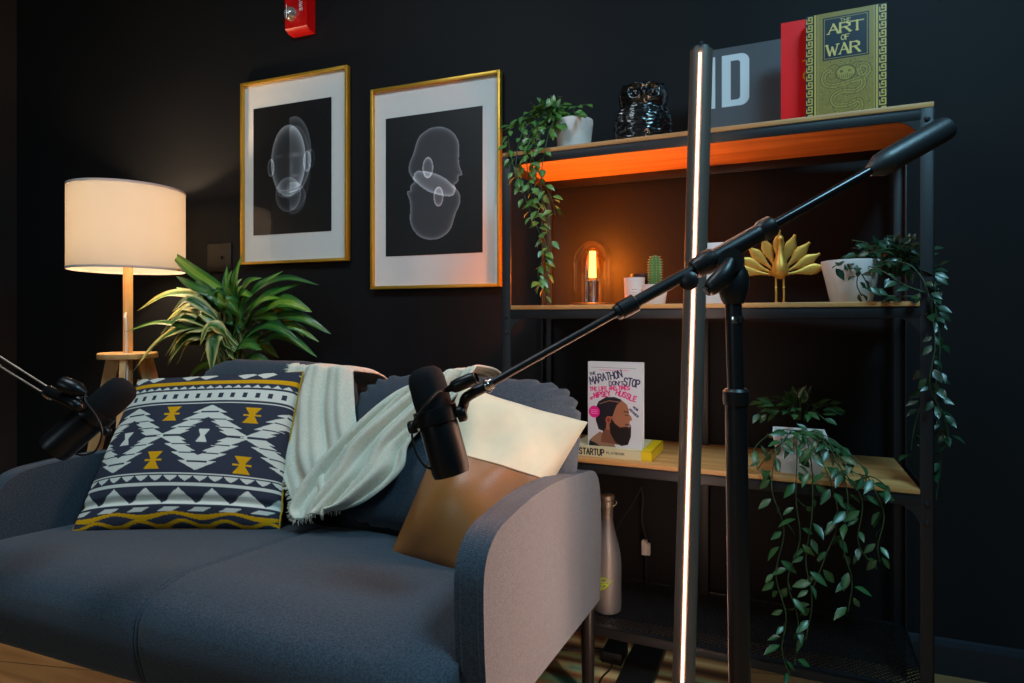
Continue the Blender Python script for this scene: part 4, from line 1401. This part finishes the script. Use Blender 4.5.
# cactus
c, Z = SP(655, .075, ZM)
t = thing('potted_cactus', 'small columnar cactus in white pot behind microphone boom on middle shelf', 'cactus', c)
pot_round(t, c, .033, .026, .052, M_white)
bm = NB(); sp = NB()
m, n = 26, 80
rings = []
for i in range(m + 1):
    q = i / m; z = .042 + q * .088
    base = .0150 * (min(1, .82 + q) if q < .7 else math.sqrt(max(0, 1 - ((q - .7) / .3) ** 2)))
    rings.append([bm.verts.new((math.cos(2 * PI * j / n) * base * (1 + .13 * math.cos(2 * PI * j / n * 10)), math.sin(2 * PI * j / n) * base * (1 + .13 * math.cos(2 * PI * j / n * 10)), z)) for j in range(n)])
    if i % 2 == 0 and base > .001:
        for k in range(10):
            a = 2 * PI * k / 10; p = Vector((math.cos(a) * base * 1.12, math.sin(a) * base * 1.12, z))
            for dd in (-.5, 0, .5):
                cyl(sp, p, p + Vector((math.cos(a + dd), math.sin(a + dd), .5)) * .0045, .0005, .0001, 4)
for A_, B_ in zip(rings, rings[1:]):
    for j in range(n): bm.faces.new((A_[j], A_[(j + 1) % n], B_[(j + 1) % n], B_[j]))
bmesh.ops.remove_doubles(bm, verts=bm.verts, dist=.00005)
o = obj('cactus_body', bm, M_cactus, t, world=False, smooth=179)
obj('spines', sp, M_spine, o, world=False)['kind'] = 'stuff'

# white box behind the light tube
a, W_, H_ = standing(687, 724, .13, ZM, 243, 705)
t = thing('gift_box', 'white box with dark printed line behind the light tube on middle shelf', 'box', a, SH_A)
bm = NB(); box(bm, 0, W_, 0, .07, 0, H_ * .80, bevel=.002); obj('box_body', bm, M_white, t, world=False)
bm = NB(); box(bm, -.0015, W_ + .0015, -.0015, .0715, H_ * .80, H_, bevel=.002); o = obj('lid', bm, M_white, t, world=False)
c2 = Canvas(W_ * .7, H_ * .1, 80, 14, (.86, .84, .83)); c2.line([(.004, H_ * .05), (W_ * .62, H_ * .05)], .003, (.25, .24, .24))
c2.mesh('printed_line', lambda X, Z: np.stack([X + W_ * .28, np.full_like(X, -.002), Z + H_ * .84], 1), M_print, o)

# peacock
c, Z = SP(779.5, .10, ZM)
t = thing('peacock_figurine', 'gold peacock figurine with fanned tail on middle shelf beside white pot', 'figurine', c, YAW * .5)
ZK = SP(779.5, .10, 0)[1]
sc_ = 1 / F * ZK
hub = Vector((0, .008, (300 - 272) * sc_))
tips = ((-38, 13.5), (-38, 2 + 1), (-27, 22), (-13, 30), (-.5, 42), (16.5, 40), (29, 32), (38, 20), (45, 8))
tips = ((-45, 6), (-39, 17), (-29, 28), (-15.5, 37), (0, 43), (15.5, 39), (29, 31), (38.5, 19.5), (45, 7))
for i, (dx, dz) in enumerate(tips):
    d = Vector((dx, 0, dz + 2)) * sc_; L = d.length; d.normalize(); s = Vector((d.z, 0, -d.x))
    bm = NB()
    m = 20; prev = None
    rows = []
    for k in range(m + 1):
        q = k / m
        wv = .0030 + .0105 * math.exp(-((q - .70) / .24) ** 2) * (1 - max(0, q - .8) / .2 * .85)
        p = hub + d * (L * q)
        rr = []
        for j in range(12):
            a_ = 2 * PI * j / 12
            rib = .0006 * math.sin(q * 70)
            rr.append(bm.verts.new(p + s * math.cos(a_) * (wv + rib) + Vector((0, 1, 0)) * math.sin(a_) * .0028))
        rows.append(rr)
    for A_, B_ in zip(rows, rows[1:]):
        for j in range(12): bm.faces.new((A_[j], A_[(j + 1) % 12], B_[(j + 1) % 12], B_[j]))
    bm.faces.new(rows[0][::-1]); bm.faces.new(rows[-1])
    obj('tail_feather', bm, M_brass, t, world=False)
bm = NB()
k_ = sc_
# body with neck and head as one continuous skin
prof = [(0, 24), (3.5, 25), (7, 29), (8, 33), (6.8, 39), (4.6, 45), (3.2, 51), (2.6, 57), (2.6, 60), (3.5, 62.5), (3.4, 65), (1.8, 67.5), (0, 68.5)]
lathe(bm, [(r * k_, h * k_) for r, h in prof], (-.002, -.014, 0), n=28, cap0=False, cap1=False)
cyl(bm, (-.002, -.020, 63.5 * k_), (-.003, -.034, 62 * k_), .0028, .0004, 10)
cyl(bm, (-.002, -.014, 67 * k_), (-.002, -.014, 73 * k_), .0007, .0022, 8)
obj('body', bm, M_brass, t, world=False)
for s in (-1, 1):
    bm = NB(); x = s * 3.6 * k_ - .002
    tube(bm, [(x, -.012, 28 * k_), (x, -.012, 18 * k_), (x, -.014, 9 * k_), (x, -.012, .002)], .0024, 10)
    lathe(bm, [(.0024, 0), (.0036, .001), (.0024, .004)], (x, -.013, 15 * k_), n=12)
    for dd in (-.5, 0, .5): cyl(bm, (x, -.012, .003), (x + math.sin(dd) * .014, -.012 - math.cos(dd) * .014, .0015), .0018, .001, 8)
    obj('leg', bm, M_brass, t, world=False)

# ------------------------------------------------------------------ lower shelf books
ang = SH_A
a, Za = SP(570, .030, ZL)
t = thing('startup_playbook', 'cream and yellow book lying flat under the upright cover on lower shelf', 'book', a, ang)
Wb = (SP(652, .030, a.z)[0] - a).length; Db = .165; Hb = .025
xs_ = (SP(641, .030, a.z)[0] - a).length
M_kraft = mat('cream_jacket', (.84, .78, .62), .6, var=.04)
bm = NB(); box(bm, 0, xs_, 0, Db, 0, .002); box(bm, 0, xs_, 0, Db, Hb - .002, Hb); box(bm, 0, xs_, 0, .002, 0, Hb); obj('cover', bm, M_kraft, t, world=False)
bm = NB(); box(bm, xs_, Wb, 0, Db, 0, .002); box(bm, xs_, Wb, 0, Db, Hb - .002, Hb); box(bm, xs_, Wb, 0, .002, 0, Hb); box(bm, Wb - .002, Wb, 0, Db, 0, Hb); obj('yellow_band', bm, M_yellow, t, world=False)
bm = NB(); box(bm, .003, Wb - .003, .002, Db - .003, .002, Hb - .002); obj('pages', bm, M_paper, t, world=False, smooth=None)
c = Canvas(xs_, Hb - .001, 360, 44, (.84, .78, .62))
xp = lambda px: (SP(px, .030, a.z)[0] - a).length
wS = (xp(604) - xp(579)) / 7
c.text('STARTUP', xp(579.5), .005, .015, wS * .72, .0032, (.10, .10, .10), .42)
c.text('PLAYBOOK', xp(606.5), .010, .0055, .0042, .0011, (.15, .15, .15), .45)
c.mesh('spine_print', lambda X, Z: np.stack([X, np.full_like(X, -.0004), Z + .0005], 1), M_print, t)

zb2 = ZL + Hb + .0005
a, Za = SP(588, .050, zb2)
Wm = (SP(642.5, .050, a.z)[0] - a).length
Hm = PZ(588, 361.5, Za).z - zb2
c = Canvas(Wm, Hm, 230, 330, (.80, .79, .80))
navy = (.10, .11, .24); mag = (.80, .10, .42)
w_, h_ = Wm, Hm
c.seg((w_ * .07, h_ * .935), (w_ * .88, h_ * .93), .0010, (.45, .45, .48))
c.seg((w_ * .22, h_ * .905), (w_ * .75, h_ * .905), .0018, (.86, .45, .60))
c.text('THE', w_ * .04, h_ * .835, h_ * .030, w_ * .030, .0018, navy, .3, rot=.25)
c.text('MARATHON', w_ * .05, h_ * .735, h_ * .085, w_ * .062, .0030, navy, .22, rot=.22, jit=.10)
c.text("DON'T", w_ * .40, h_ * .722, h_ * .050, w_ * .050, .0022, navy, .25, rot=.03, jit=.10)
c.text('STOP', w_ * .66, h_ * .735, h_ * .085, w_ * .062, .0034, navy, .22, rot=-.12, jit=.10)
c.text('THE LIFE AND TIMES', w_ * .04, h_ * .655, h_ * .042, w_ * .036, .0024, mag, .30, rot=.06, jit=.12)
c.text('OF', w_ * .05, h_ * .545, h_ * .025, w_ * .028, .0018, mag, .30, rot=.35)
c.text('NIPSEY', w_ * .12, h_ * .575, h_ * .055, w_ * .045, .0030, mag, .30, rot=.15, jit=.10)
c.text('HUSSLE', w_ * .52, h_ * .625, h_ * .060, w_ * .050, .0030, mag, .30, rot=-.33, jit=.08)
c.text('ROB', w_ * .83, h_ * .475, h_ * .022, w_ * .026, .0015, navy, .35, rot=-.6)
c.text('KENNER', w_ * .76, h_ * .450, h_ * .022, w_ * .026, .0015, navy, .35, rot=-.72)
S = lambda pts: [(p[0] * w_, p[1] * h_) for p in pts]
skin = (.52, .34, .25); skd = (.38, .24, .18); hair = (.10, .09, .12)
c.poly(S([(.02, 0), (.04, .07), (.12, .12), (.22, .17), (.40, .14), (.52, 0)]), (.50, .38, .30))
c.poly(S([(.02, 0), (.03, .06), (.16, .03), (.22, 0)]), (.08, .07, .08))
c.poly(S([(.24, .05), (.30, .24), (.55, .28), (.60, .03)]), skd)
c.poly(S([(.18, .36), (.24, .22), (.40, .20), (.60, .20), (.74, .23), (.745, .27), (.775, .285), (.765, .31), (.815, .335), (.80, .37), (.76, .40), (.755, .45), (.72, .51), (.62, .56), (.48, .58), (.32, .56), (.20, .48)]), skin)
c.poly(S([(.15, .30), (.14, .44), (.20, .53), (.34, .585), (.50, .59), (.62, .565), (.60, .53), (.54, .50), (.50, .44), (.46, .36), (.42, .36), (.36, .36), (.34, .22), (.30, .18), (.20, .20)]), hair)
c.line(S([(.22, .50), (.40, .545), (.60, .53)]), .0022, (.50, .36, .30))
c.poly(S([(.44, .34), (.50, .28), (.60, .235), (.70, .25), (.80, .26), (.795, .14), (.74, .04), (.62, .02), (.50, .07), (.42, .16), (.40, .26)]), (.09, .07, .07))
c.ell(w_ * .38, h_ * .315, w_ * .050, h_ * .045, (.58, .30, .22)); c.ell(w_ * .385, h_ * .315, w_ * .026, h_ * .026, (.40, .18, .14))
c.seg((w_ * .67, h_ * .425), (w_ * .75, h_ * .420), .0028, hair); c.seg((w_ * .69, h_ * .385), (w_ * .745, h_ * .385), .0022, (.12, .08, .08))
c.seg((w_ * .70, h_ * .275), (w_ * .78, h_ * .270), .0030, (.14, .09, .08)); c.seg((w_ * .74, h_ * .243), (w_ * .775, h_ * .243), .0030, (.45, .22, .20))
c.ell(w_ * .12, h_ * .405, w_ * .105, h_ * .070, (.82, .08, .48))
for q in (.425, .405, .385): c.seg((w_ * .06, h_ * q), (w_ * .18, h_ * q), .0013, (.93, .75, .85))
book('memoir_book', 'upright white book with bearded man in profile and pink and blue handwritten title', a, Wm, Hm, .024, mat('white_jacket', (.84, .83, .82), .4), c, ang)

# ------------------------------------------------------------------ bottle on mesh shelf
c, Z = SP(607.5, .10, ZB)
t = thing('champagne_bottle', 'matt silver champagne bottle with lime scribble on bottom mesh shelf', 'bottle', c)
k_ = 1 / F * Z
hb = (612 - 496) * k_
pr = [(.030, 0), (.036, .004), (.0375, .02), (.0375, hb * .40), (.036, hb * .47), (.030, hb * .57), (.021, hb * .68), (.0155, hb * .76), (.014, hb * .86)]
bm = NB(); lathe(bm, pr, n=48); body = obj('glass_body', bm, M_bottle, t, world=False)
bm = NB(); lathe(bm, [(.0148, hb * .78), (.0152, hb * .88), (.0175, hb * .89), (.018, hb * .93), (.016, hb * .945), (.019, hb * .96), (.0185, hb * .99), (.012, hb)], n=32); obj('foil_cap', bm, M_foil, t, world=False)
bm = NB(); tube(bm, [(.016, -.01, hb * .9), (.026, -.014, hb * .93), (.027, -.012, hb * .95), (.018, -.008, hb * .96)], .0012, 6); obj('wire_loop', bm, M_foil, t, world=False)
bm = NB()
def on_b(x, z):
    return Vector((x, -math.sqrt(max(1e-6, .0380 ** 2 - x * x)), z))
for pl in ([(-.018, .096), (-.006, .100), (.006, .098), (-.004, .082), (-.016, .066), (-.010, .068), (.004, .078), (.012, .088), (.020, .096)], [(-.016, .090), (-.004, .088), (.004, .090)], [(-.012, .082), (.002, .084), (.010, .082), (-.004, .070)], [(-.020, .074), (-.014, .082), (-.010, .096)]):
    tube(bm, [on_b(x, z) for x, z in pl], .0014, 5, 5)
obj('lime_lettering', bm, M_lime, t, world=False)

# ------------------------------------------------------------------ cables and floor items under the shelf
q1 = PY(636, 545, 1.80); q2 = PY(646, 540, 1.82)
t = thing('power_cable', 'black cable with white inline switch hanging behind shelf', 'cable', PY(645, 548, 1.83))
bm = NB()
tube(bm, [PY(641, 488, 1.84), PY(643, 500, 1.84), PY(642, 520, 1.84), PY(646, 540, 1.84)], .0025, 8)
tube(bm, [PY(646, 552, 1.84), PY(646, 580, 1.85), PY(648, 620, 1.86), PF(655, 648, .004)], .0025, 8)
tube(bm, [PY(641, 488, 1.84), PY(632, 505, 1.83), PY(620, 522, 1.82), PY(612, 540, 1.82)], .0022, 8)
obj('cord', bm, M_rubber, t)
bm = NB(); p = PY(645.5, 547, 1.835)
box(bm, p.x - .010, p.x + .004, 1.825, 1.845, p.z - .022, p.z + .020, bevel=.002); box(bm, p.x + .003, p.x + .014, 1.827, 1.843, p.z - .022, p.z + .012, bevel=.002)
obj('inline_switch', bm, M_plastic, t)

a = PF(601, 662, .0075); b = PF(622, 662, .0075)
t = thing('power_adapter', 'small black power adapter on the floor behind the sofa leg', 'power adapter', a, -.05)
bm = NB(); box(bm, 0, (b - a).length, 0, .075, 0, .030, bevel=.004); obj('adapter_body', bm, M_lid, t, world=False)
bm = NB(); L_ = (b - a).length; tube(bm, [(L_ * .55, 0, .014), (L_ * .6, -.03, .006), (L_ * .4, -.08, .003), (L_ * .5, -.16, .003), (L_ * .2, -.26, .003)], .0025, 8); obj('cord', bm, M_rubber, t, world=False)
bm = NB(); tube(bm, [(0, .04, .014), (-.04, .05, .005), (-.12, .01, .003), (-.24, .03, .003)], .0025, 8); obj('cord', bm, M_rubber, t, world=False)
a = PF(613, 684); b = PF(646, 684)
bm = NB(); box(bm, 0, .085, 0, .27, 0, .022, bevel=.004)
o = obj('extension_box', bm, M_lid, None, world=False); o.location = PF(615, 690, .0075); o.rotation_euler = (0, 0, -.06)
tag(o, 'long flat black box on the floor under the shelf', 'box')

# striped runner
RX0, RX1, RY0, RY1 = -.85, -.04, 1.41, 1.80
c = Canvas(RX1 - RX0, RY1 - RY0, 40, 380, (.52, .34, .20))
bands = [(1.70, 1.73, (.80, .70, .48)), (1.66, 1.685, (.20, .14, .10)), (1.618, 1.642, (.48, .58, .42)), (1.598, 1.612, (.16, .11, .08)), (1.552, 1.594, (.82, .72, .50)), (1.535, 1.548, (.45, .24, .13)), (1.49, 1.53, (.40, .54, .42)), (1.44, 1.475, (.80, .70, .48))]
for y0_, y1_, rgb in bands: c.rect(-1, 9, y0_ - RY0, y1_ - RY0, rgb)
c.rect(.40, .48, 1.56 - RY0, 1.59 - RY0, (.36, .52, .42))
t = thing('striped_rug', 'small striped rug of green, cream and brown bands on the floor under the shelf', 'rug', (RX0, RY0, 0))
bm = NB(); box(bm, 0, RX1 - RX0, 0, RY1 - RY0, 0, .006, bevel=.001); obj('rug_backing', bm, mat('rug_jute', (.5, .36, .22), .9, bump=.5), t, world=False)
c.h = RY1 - RY0
C0 = c.Z < 9
ny_ = int(C0[:, 0].sum())
co = np.stack([c.X[:ny_].ravel(), c.Z[:ny_].ravel(), np.full(ny_ * c.nx, .0066)], 1)
grid_mesh('woven_top', co, c.nx, ny_, c.C[:ny_].reshape(-1, 3), M_cush, t, False)

# ------------------------------------------------------------------ light tube
TZ = 1.2
BACK = math.radians(35)
pt_ = PZ(701.5, 51, TZ); pbm = PZ(683.5, 683, TZ)
dirn = (pbm - pt_).normalized()
pb = pt_ + dirn * ((pt_.z - .03) / -dirn.z)
r = .0215
t = thing('light_tube', 'tall thin upright light tube with glowing warm strip before the shelf', 'light', (pb.x, pb.y, 0))
ax = (pt_ - pb).normalized()
toc = (Vector((0, 0, 0)) - Vector((pb.x, pb.y, 0))).normalized()
toc = (Matrix.Rotation(math.radians(-8), 3, 'Z') @ toc)
toc = (toc - ax * toc.dot(ax)).normalized(); sd_ = ax.cross(toc)
out = []
for i in range(40):
    a_ = math.radians(i * 9)
    out.append((math.cos(a_) * r, math.sin(a_) * r))
bm = NB(); prism(bm, out, 0, (pt_ - pb).length, lambda u, v, s: pb + toc * u + sd_ * v + ax * s)
obj('housing', bm, mat('tube_housing', (.40, .36, .33), .45, .3), t, smooth=30)
bm = NB(); prism(bm, [(r * .98, -.0026), (r * 1.03, -.0022), (r * 1.03, .0022), (r * .98, .0026)], .012, (pt_ - pb).length - .012, lambda u, v, s: pb + toc * u + sd_ * v + ax * s)
obj('led_or_added_strip', bm, M_strip, t, smooth=None)
bm = NB(); prism(bm, [(-.006, -r * .95), (-.006, -r * 1.0), (.006, -r * 1.0), (.006, -r * .95)], .012, (pt_ - pb).length - .012, lambda u, v, s: pb + (toc * math.cos(BACK) - sd_ * math.sin(BACK)) * u + (toc * math.sin(BACK) + sd_ * math.cos(BACK)) * v + ax * s)
obj('led_or_added_strip', bm, M_added_fill, t, smooth=None)  # unseen second strip, added to brighten the books and bottle behind the tube
bm = NB(); lathe(bm, [(r * 1.0, -.002), (r * 1.0, .003), (r * .9, .006), (.004, .012), (.004, .018), (0, .019)], pt_, ax, 32); obj('end_cap', bm, M_frame, t)
bm = NB(); lathe(bm, [(.13, 0), (.13, .008), (.12, .012), (.03, .014), (.026, .04), (0, .04)], (pb.x, pb.y, 0), n=48); obj('base', bm, M_black, t)

# ------------------------------------------------------------------ microphones


def microphone(label, top, bot, arm_from, toward, name_m, Rm, knob_r):
    """top: foam end, bot: rear end of the body (world), arm_from: where the yoke meets the boom"""
    t = thing('studio_microphone', label, 'microphone', bot)
    ax = (bot - top); L = ax.length; ax.normalize()
    bm = NB()
    lathe(bm, [(0, 0), (Rm * .55, .002), (Rm * .85, .010), (Rm * .95, .022), (Rm * .97, L * .30), (Rm * .92, L * .46), (Rm * .86, L * .50)], top, ax, 48)
    obj('foam_windscreen', bm, M_foam, t)
    bm = NB()
    lathe(bm, [(Rm * .90, L * .48), (Rm * .98, L * .50), (Rm * .98, L * .53), (Rm * 1.0, L * .55), (Rm * 1.0, L * .92), (Rm * .97, L * .97), (Rm * .93, L), (Rm * .84, L), (Rm * .82, L - .006), (0, L - .006)], top, ax, 48)
    bd = obj('body', bm, M_mic, t)
    bm = NB()
    lathe(bm, [(0, L - .0055), (Rm * .45, L - .0055), (Rm * .45, L - .003), (0, L - .003)], top, ax, 24)
    x, y = frame_of(ax)
    for k in range(4):
        a_ = k * PI / 2 + .5
        q = top + ax * (L - .006) + (x * math.cos(a_) + y * math.sin(a_)) * Rm * .64
        cyl(bm, q, q + ax * .003, Rm * .10, n=12)
    obj('rear_panel', bm, mat('switch_plate', (.45, .44, .42), .4, .6), bd)
    # yoke ring and arms
    bm = NB()
    lathe(bm, [(Rm * 1.02, L * .385), (Rm * 1.13, L * .39), (Rm * 1.15, L * .47), (Rm * 1.13, L * .52), (Rm * 1.02, L * .525), (Rm * 1.02, L * .385)], top, ax, 48, cap0=False, cap1=False)
    obj('yoke', bm, M_mic, t)
    cy = top + ax * (L * .50)
    side = (toward - ax * toward.dot(ax)).normalized()
    for s, rr in ((1, knob_r * 1.25), (-1, knob_r)):
        bm = NB(); lathe(bm, [(rr, 0), (rr * 1.05, .004), (rr * 1.05, .011), (rr * .85, .014), (0, .014)], cy + side * s * (Rm * 1.08), side * s, 24)
        obj('knob', bm, M_mic, t)
    return t, cy, side, ax, Rm


def up_boom(o, a, b, r, n=20):
    cyl(o, a, b, r, n=n)


# right microphone
ZMc = .97
top = PZ(423, 367, ZMc); bot = PZ(452, 474, ZMc - .01)
BA = PZ(957, 122, .98); BB = PZ(474, 393, .955)
bd_ = (BB - BA).normalized()
tm, cy, side, ax, Rm = microphone('black studio microphone pointing down before the tan leather cushion', top, bot, BB, (BA - BB), None, .0305, .010)
bm = NB(); tube(bm, [cy + side * .040 + Vector((0, -.004, 0)), cy + side * .046 + ax * -.012, BB + bd_ * .012, BB - bd_ * .02], .0085, 14)
obj('swivel_arm', bm, M_mic, tm)
bm = NB(); cA = PZ(451, 388, .945); cB = PZ(477, 377, .935)
dd = (cB - cA).normalized()
lathe(bm, [(.003, -.012), (.006, 0), (.0095, .004), (.0105, .012), (.0105, .036), (.0095, .036 + .002), (.0095, .044), (.0078, .045), (.0078, .036), (0, .036)], cA, dd, 28)
cn = obj('cable_connector', bm, M_mic, tm)
bm = NB()
for k in range(3):
    x, y = frame_of(dd); a_ = k * 2.09
    q = cA + dd * .036 + (x * math.cos(a_) + y * math.sin(a_)) * .004
    cyl(bm, q, q + dd * .006, .0009, n=8)
obj('pin', bm, M_chrome, cn)
bm = NB(); tube(bm, [cA - dd * .010, PZ(436, 393, .925), PZ(420, 412, .925), PZ(412, 428, .93), PZ(415, 450, .935), PZ(424, 465, .94), PZ(434, 469, .95), PZ(441, 466, .96)], .0018, 8)
obj('cable', bm, M_rubber, tm)

# boom stand
PB = PZ(738.5, 400, .955); joint = PZ(731, 262, .955)
base = Vector((PB.x + .006, PB.y, 0))
t = thing('boom_stand', 'black microphone boom stand crossing in front of the shelf', 'microphone stand', base)
lowtop = PZ(736, 395, .955); midtop = PZ(735, 322, .955)
bm = NB(); cyl(bm, base, lowtop, .0165, .0165, 28); obj('lower_tube', bm, M_black, t)
bm = NB(); lathe(bm, [(.0185, -.015), (.0195, -.01), (.0195, .006), (.016, .010)], lowtop, (midtop - lowtop), 28); obj('clutch', bm, M_black, t)
bm = NB(); cyl(bm, lowtop, PZ(733, 290, .955), .0125, .0125, 28); obj('upper_tube', bm, M_black, t)
bm = NB(); lathe(bm, [(.0135, -.002), (.0138, .0), (.0138, .006), (.0135, .008)], midtop, (midtop - lowtop), 28); obj('steel_collar', bm, M_chrome, t)
# head
toCam = (Vector((0, 0, CH)) - joint); toCam.z = 0; toCam.normalize()
bm = NB()
tube(bm, [PZ(733.5, 304, .955), PZ(733, 292, .955), PZ(735, 278, .955), PZ(733, 266, .955)], lambda q: .0150 + .007 * math.sin(PI * q), 20)
obj('head_casting', bm, M_black, t)
bp_ = lambda f: BA.lerp(BB, f)
fx = lambda px: (957 - px) / (957 - 474.)
tilt = frame_of(bd_)
bm = NB(); cyl(bm, joint + toCam * -.022, joint + toCam * .024, .021, .019, 32); bevel_all(bm, .003)
obj('pivot_disc', bm, M_black, t)
bm = NB(); kc = PZ(712, 283, .93)
tube(bm, [joint + toCam * .026, PZ(724, 274, .925), PZ(711, 288, .925), PZ(706, 292, .925)], lambda q: .008 + .006 * math.sin(PI * min(1, q * 1.1)), 16)
obj('wing_knob', bm, M_black, t)
bm = NB()
cyl(bm, bp_(fx(752)), bp_(fx(697)), .0145, .0145, 28)
lathe(bm, [(.0145, 0), (.0175, .003), (.0175, .020), (.014, .026)], bp_(fx(770)), bd_, 28)
lathe(bm, [(.014, 0), (.0185, .004), (.0185, .022), (.0165, .026), (.0165, .034), (.013, .040)], bp_(fx(712)), bd_, 28)
cyl(bm, bp_(fx(770)), bp_(fx(744)), .0145, .0145, 28)
obj('boom_clamp', bm, M_black, t)
bm = NB(); kq = bp_(fx(686)) + Vector((0, 0, -.014)); lathe(bm, [(.006, -.004), (.014, 0), (.015, .010), (.010, .014), (0, .014)], kq, toCam, 20); obj('clamp_knob', bm, M_black, t)
bm = NB(); cyl(bm, bp_(fx(880)), bp_(fx(760)), .0075, n=20); obj('rear_boom', bm, mat('polished_black', (.14, .14, .15), .2, .6), t)
bm = NB(); lathe(bm, [(.0085, -.016), (.0185, .004), (.0198, .02), (.0198, .122), (.0185, .128), (.0150, .130), (0, .1305)], bp_(fx(876)), -bd_, 32); obj('counterweight', bm, mat('matt_black_grip', (.13, .14, .15), .42, .1, bump=.15, bscale=300), t)
bm = NB(); cyl(bm, bp_(fx(700)), bp_(fx(622)), .0098, n=24); obj('boom_sleeve', bm, M_black, t)
bm = NB(); lathe(bm, [(.011, -.012), (.0145, -.010), (.0145, .016), (.0125, .018), (.0125, .024), (.009, .026)], bp_(fx(627)), bd_, 28); obj('boom_clutch', bm, M_black, t)
bm = NB(); cyl(bm, bp_(fx(625)), bp_(fx(478)), .0060, n=20); obj('boom_arm', bm, M_black, t)
bm = NB(); lathe(bm, [(.0105, 0), (.0118, .001), (.0118, .006), (.0105, .008)], bp_(fx(489)), bd_, 28); lathe(bm, [(.009, -.006), (.009, .002)], bp_(fx(489)), bd_, 20); obj('steel_ring', bm, M_chrome, t)
for k in range(3):
    a_ = math.radians(90 + 120 * k - 60)
    d = Vector((math.cos(a_), math.sin(a_), 0))
    bm = NB(); tube(bm, [base + Vector((0, 0, .13)) + d * .012, base + d * .14 + Vector((0, 0, .05)), base + d * .235 + Vector((0, 0, .011))], .009, 12)
    lg_ = obj('leg', bm, M_black, t)
    bm = NB(); lathe(bm, [(.011, -.02), (.0125, -.008), (.012, .012), (.008, .02)], base + d * .24 + Vector((0, 0, .0135)), d, 16); obj('rubber_foot', bm, M_rubber, lg_)

# left microphone and its arm
Z2 = 1.03
top = PZ(130, 383, Z2 + .02); bot = PZ(53, 450, Z2 - .02)
tm, cy, side, ax, Rm = microphone('black studio microphone at left edge in front of wooden lamp leg', top, bot, None, Vector((-.6, 0, .8)), None, .0275, .007)
RA = PZ(-150, 268, 1.05); RB = PZ(52, 394, 1.03)
bd2 = (RB - RA).normalized()
bm = NB(); tube(bm, [cy + side * .030, PZ(80, 407, Z2 - .03), PZ(70, 401, Z2 - .03), PZ(48, 391, 1.03)], .0095, 14); obj('swivel_arm', bm, M_mic, tm)
bm = NB(); cA = PZ(80, 391, 1.0); cB = PZ(57, 381, 1.0); dd = (cB - cA).normalized()
lathe(bm, [(.003, -.012), (.009, -.002), (.0125, .004), (.0125, .030), (.0105, .034), (0, .034)], cA, dd, 28); obj('cable_connector', bm, M_mic, tm)
bm = NB(); tube(bm, [cA - dd * .010, PZ(86, 402, .985), PZ(96, 416, .985), PZ(102, 432, .985), PZ(96, 450, .985), PZ(84, 455, .99), PZ(76, 454, 1.0)], .0018, 8)
obj('cable', bm, M_rubber, tm)
sb = Vector((RA.x, RA.y, 0))
t = thing('microphone_arm', 'slim twin rod microphone arm reaching in from left edge', 'microphone arm', sb)
pz = Vector((0, 0, 1)); pn = (pz - bd2 * pz.dot(bd2)).normalized()
for s, e in ((1, RB - bd2 * .0), (-1, RB)):
    bm = NB(); cyl(bm, RA + pn * s * .0100, e + pn * s * .0062, .0019, n=14)
    obj('rod', bm, mat('satin_steel', (.45, .40, .36), .3, .9), t)
bm = NB(); lathe(bm, [(.0095, -.012), (.0105, -.010), (.0105, .002), (.009, .004)], RB, bd2, 24); obj('steel_ring', bm, M_chrome, t)
bm = NB(); cyl(bm, RA - bd2 * .02 + Vector((0, 0, .0)), RA + bd2 * .02, .014); cyl(bm, (sb.x, sb.y, .01), (sb.x, sb.y, RA.z), .012); obj('pole', bm, M_black, t)
bm = NB(); lathe(bm, [(.12, 0), (.12, .010), (.11, .014), (.02, .016), (.014, .04), (0, .04)], (sb.x, sb.y, 0), n=40); obj('base', bm, M_black, t)
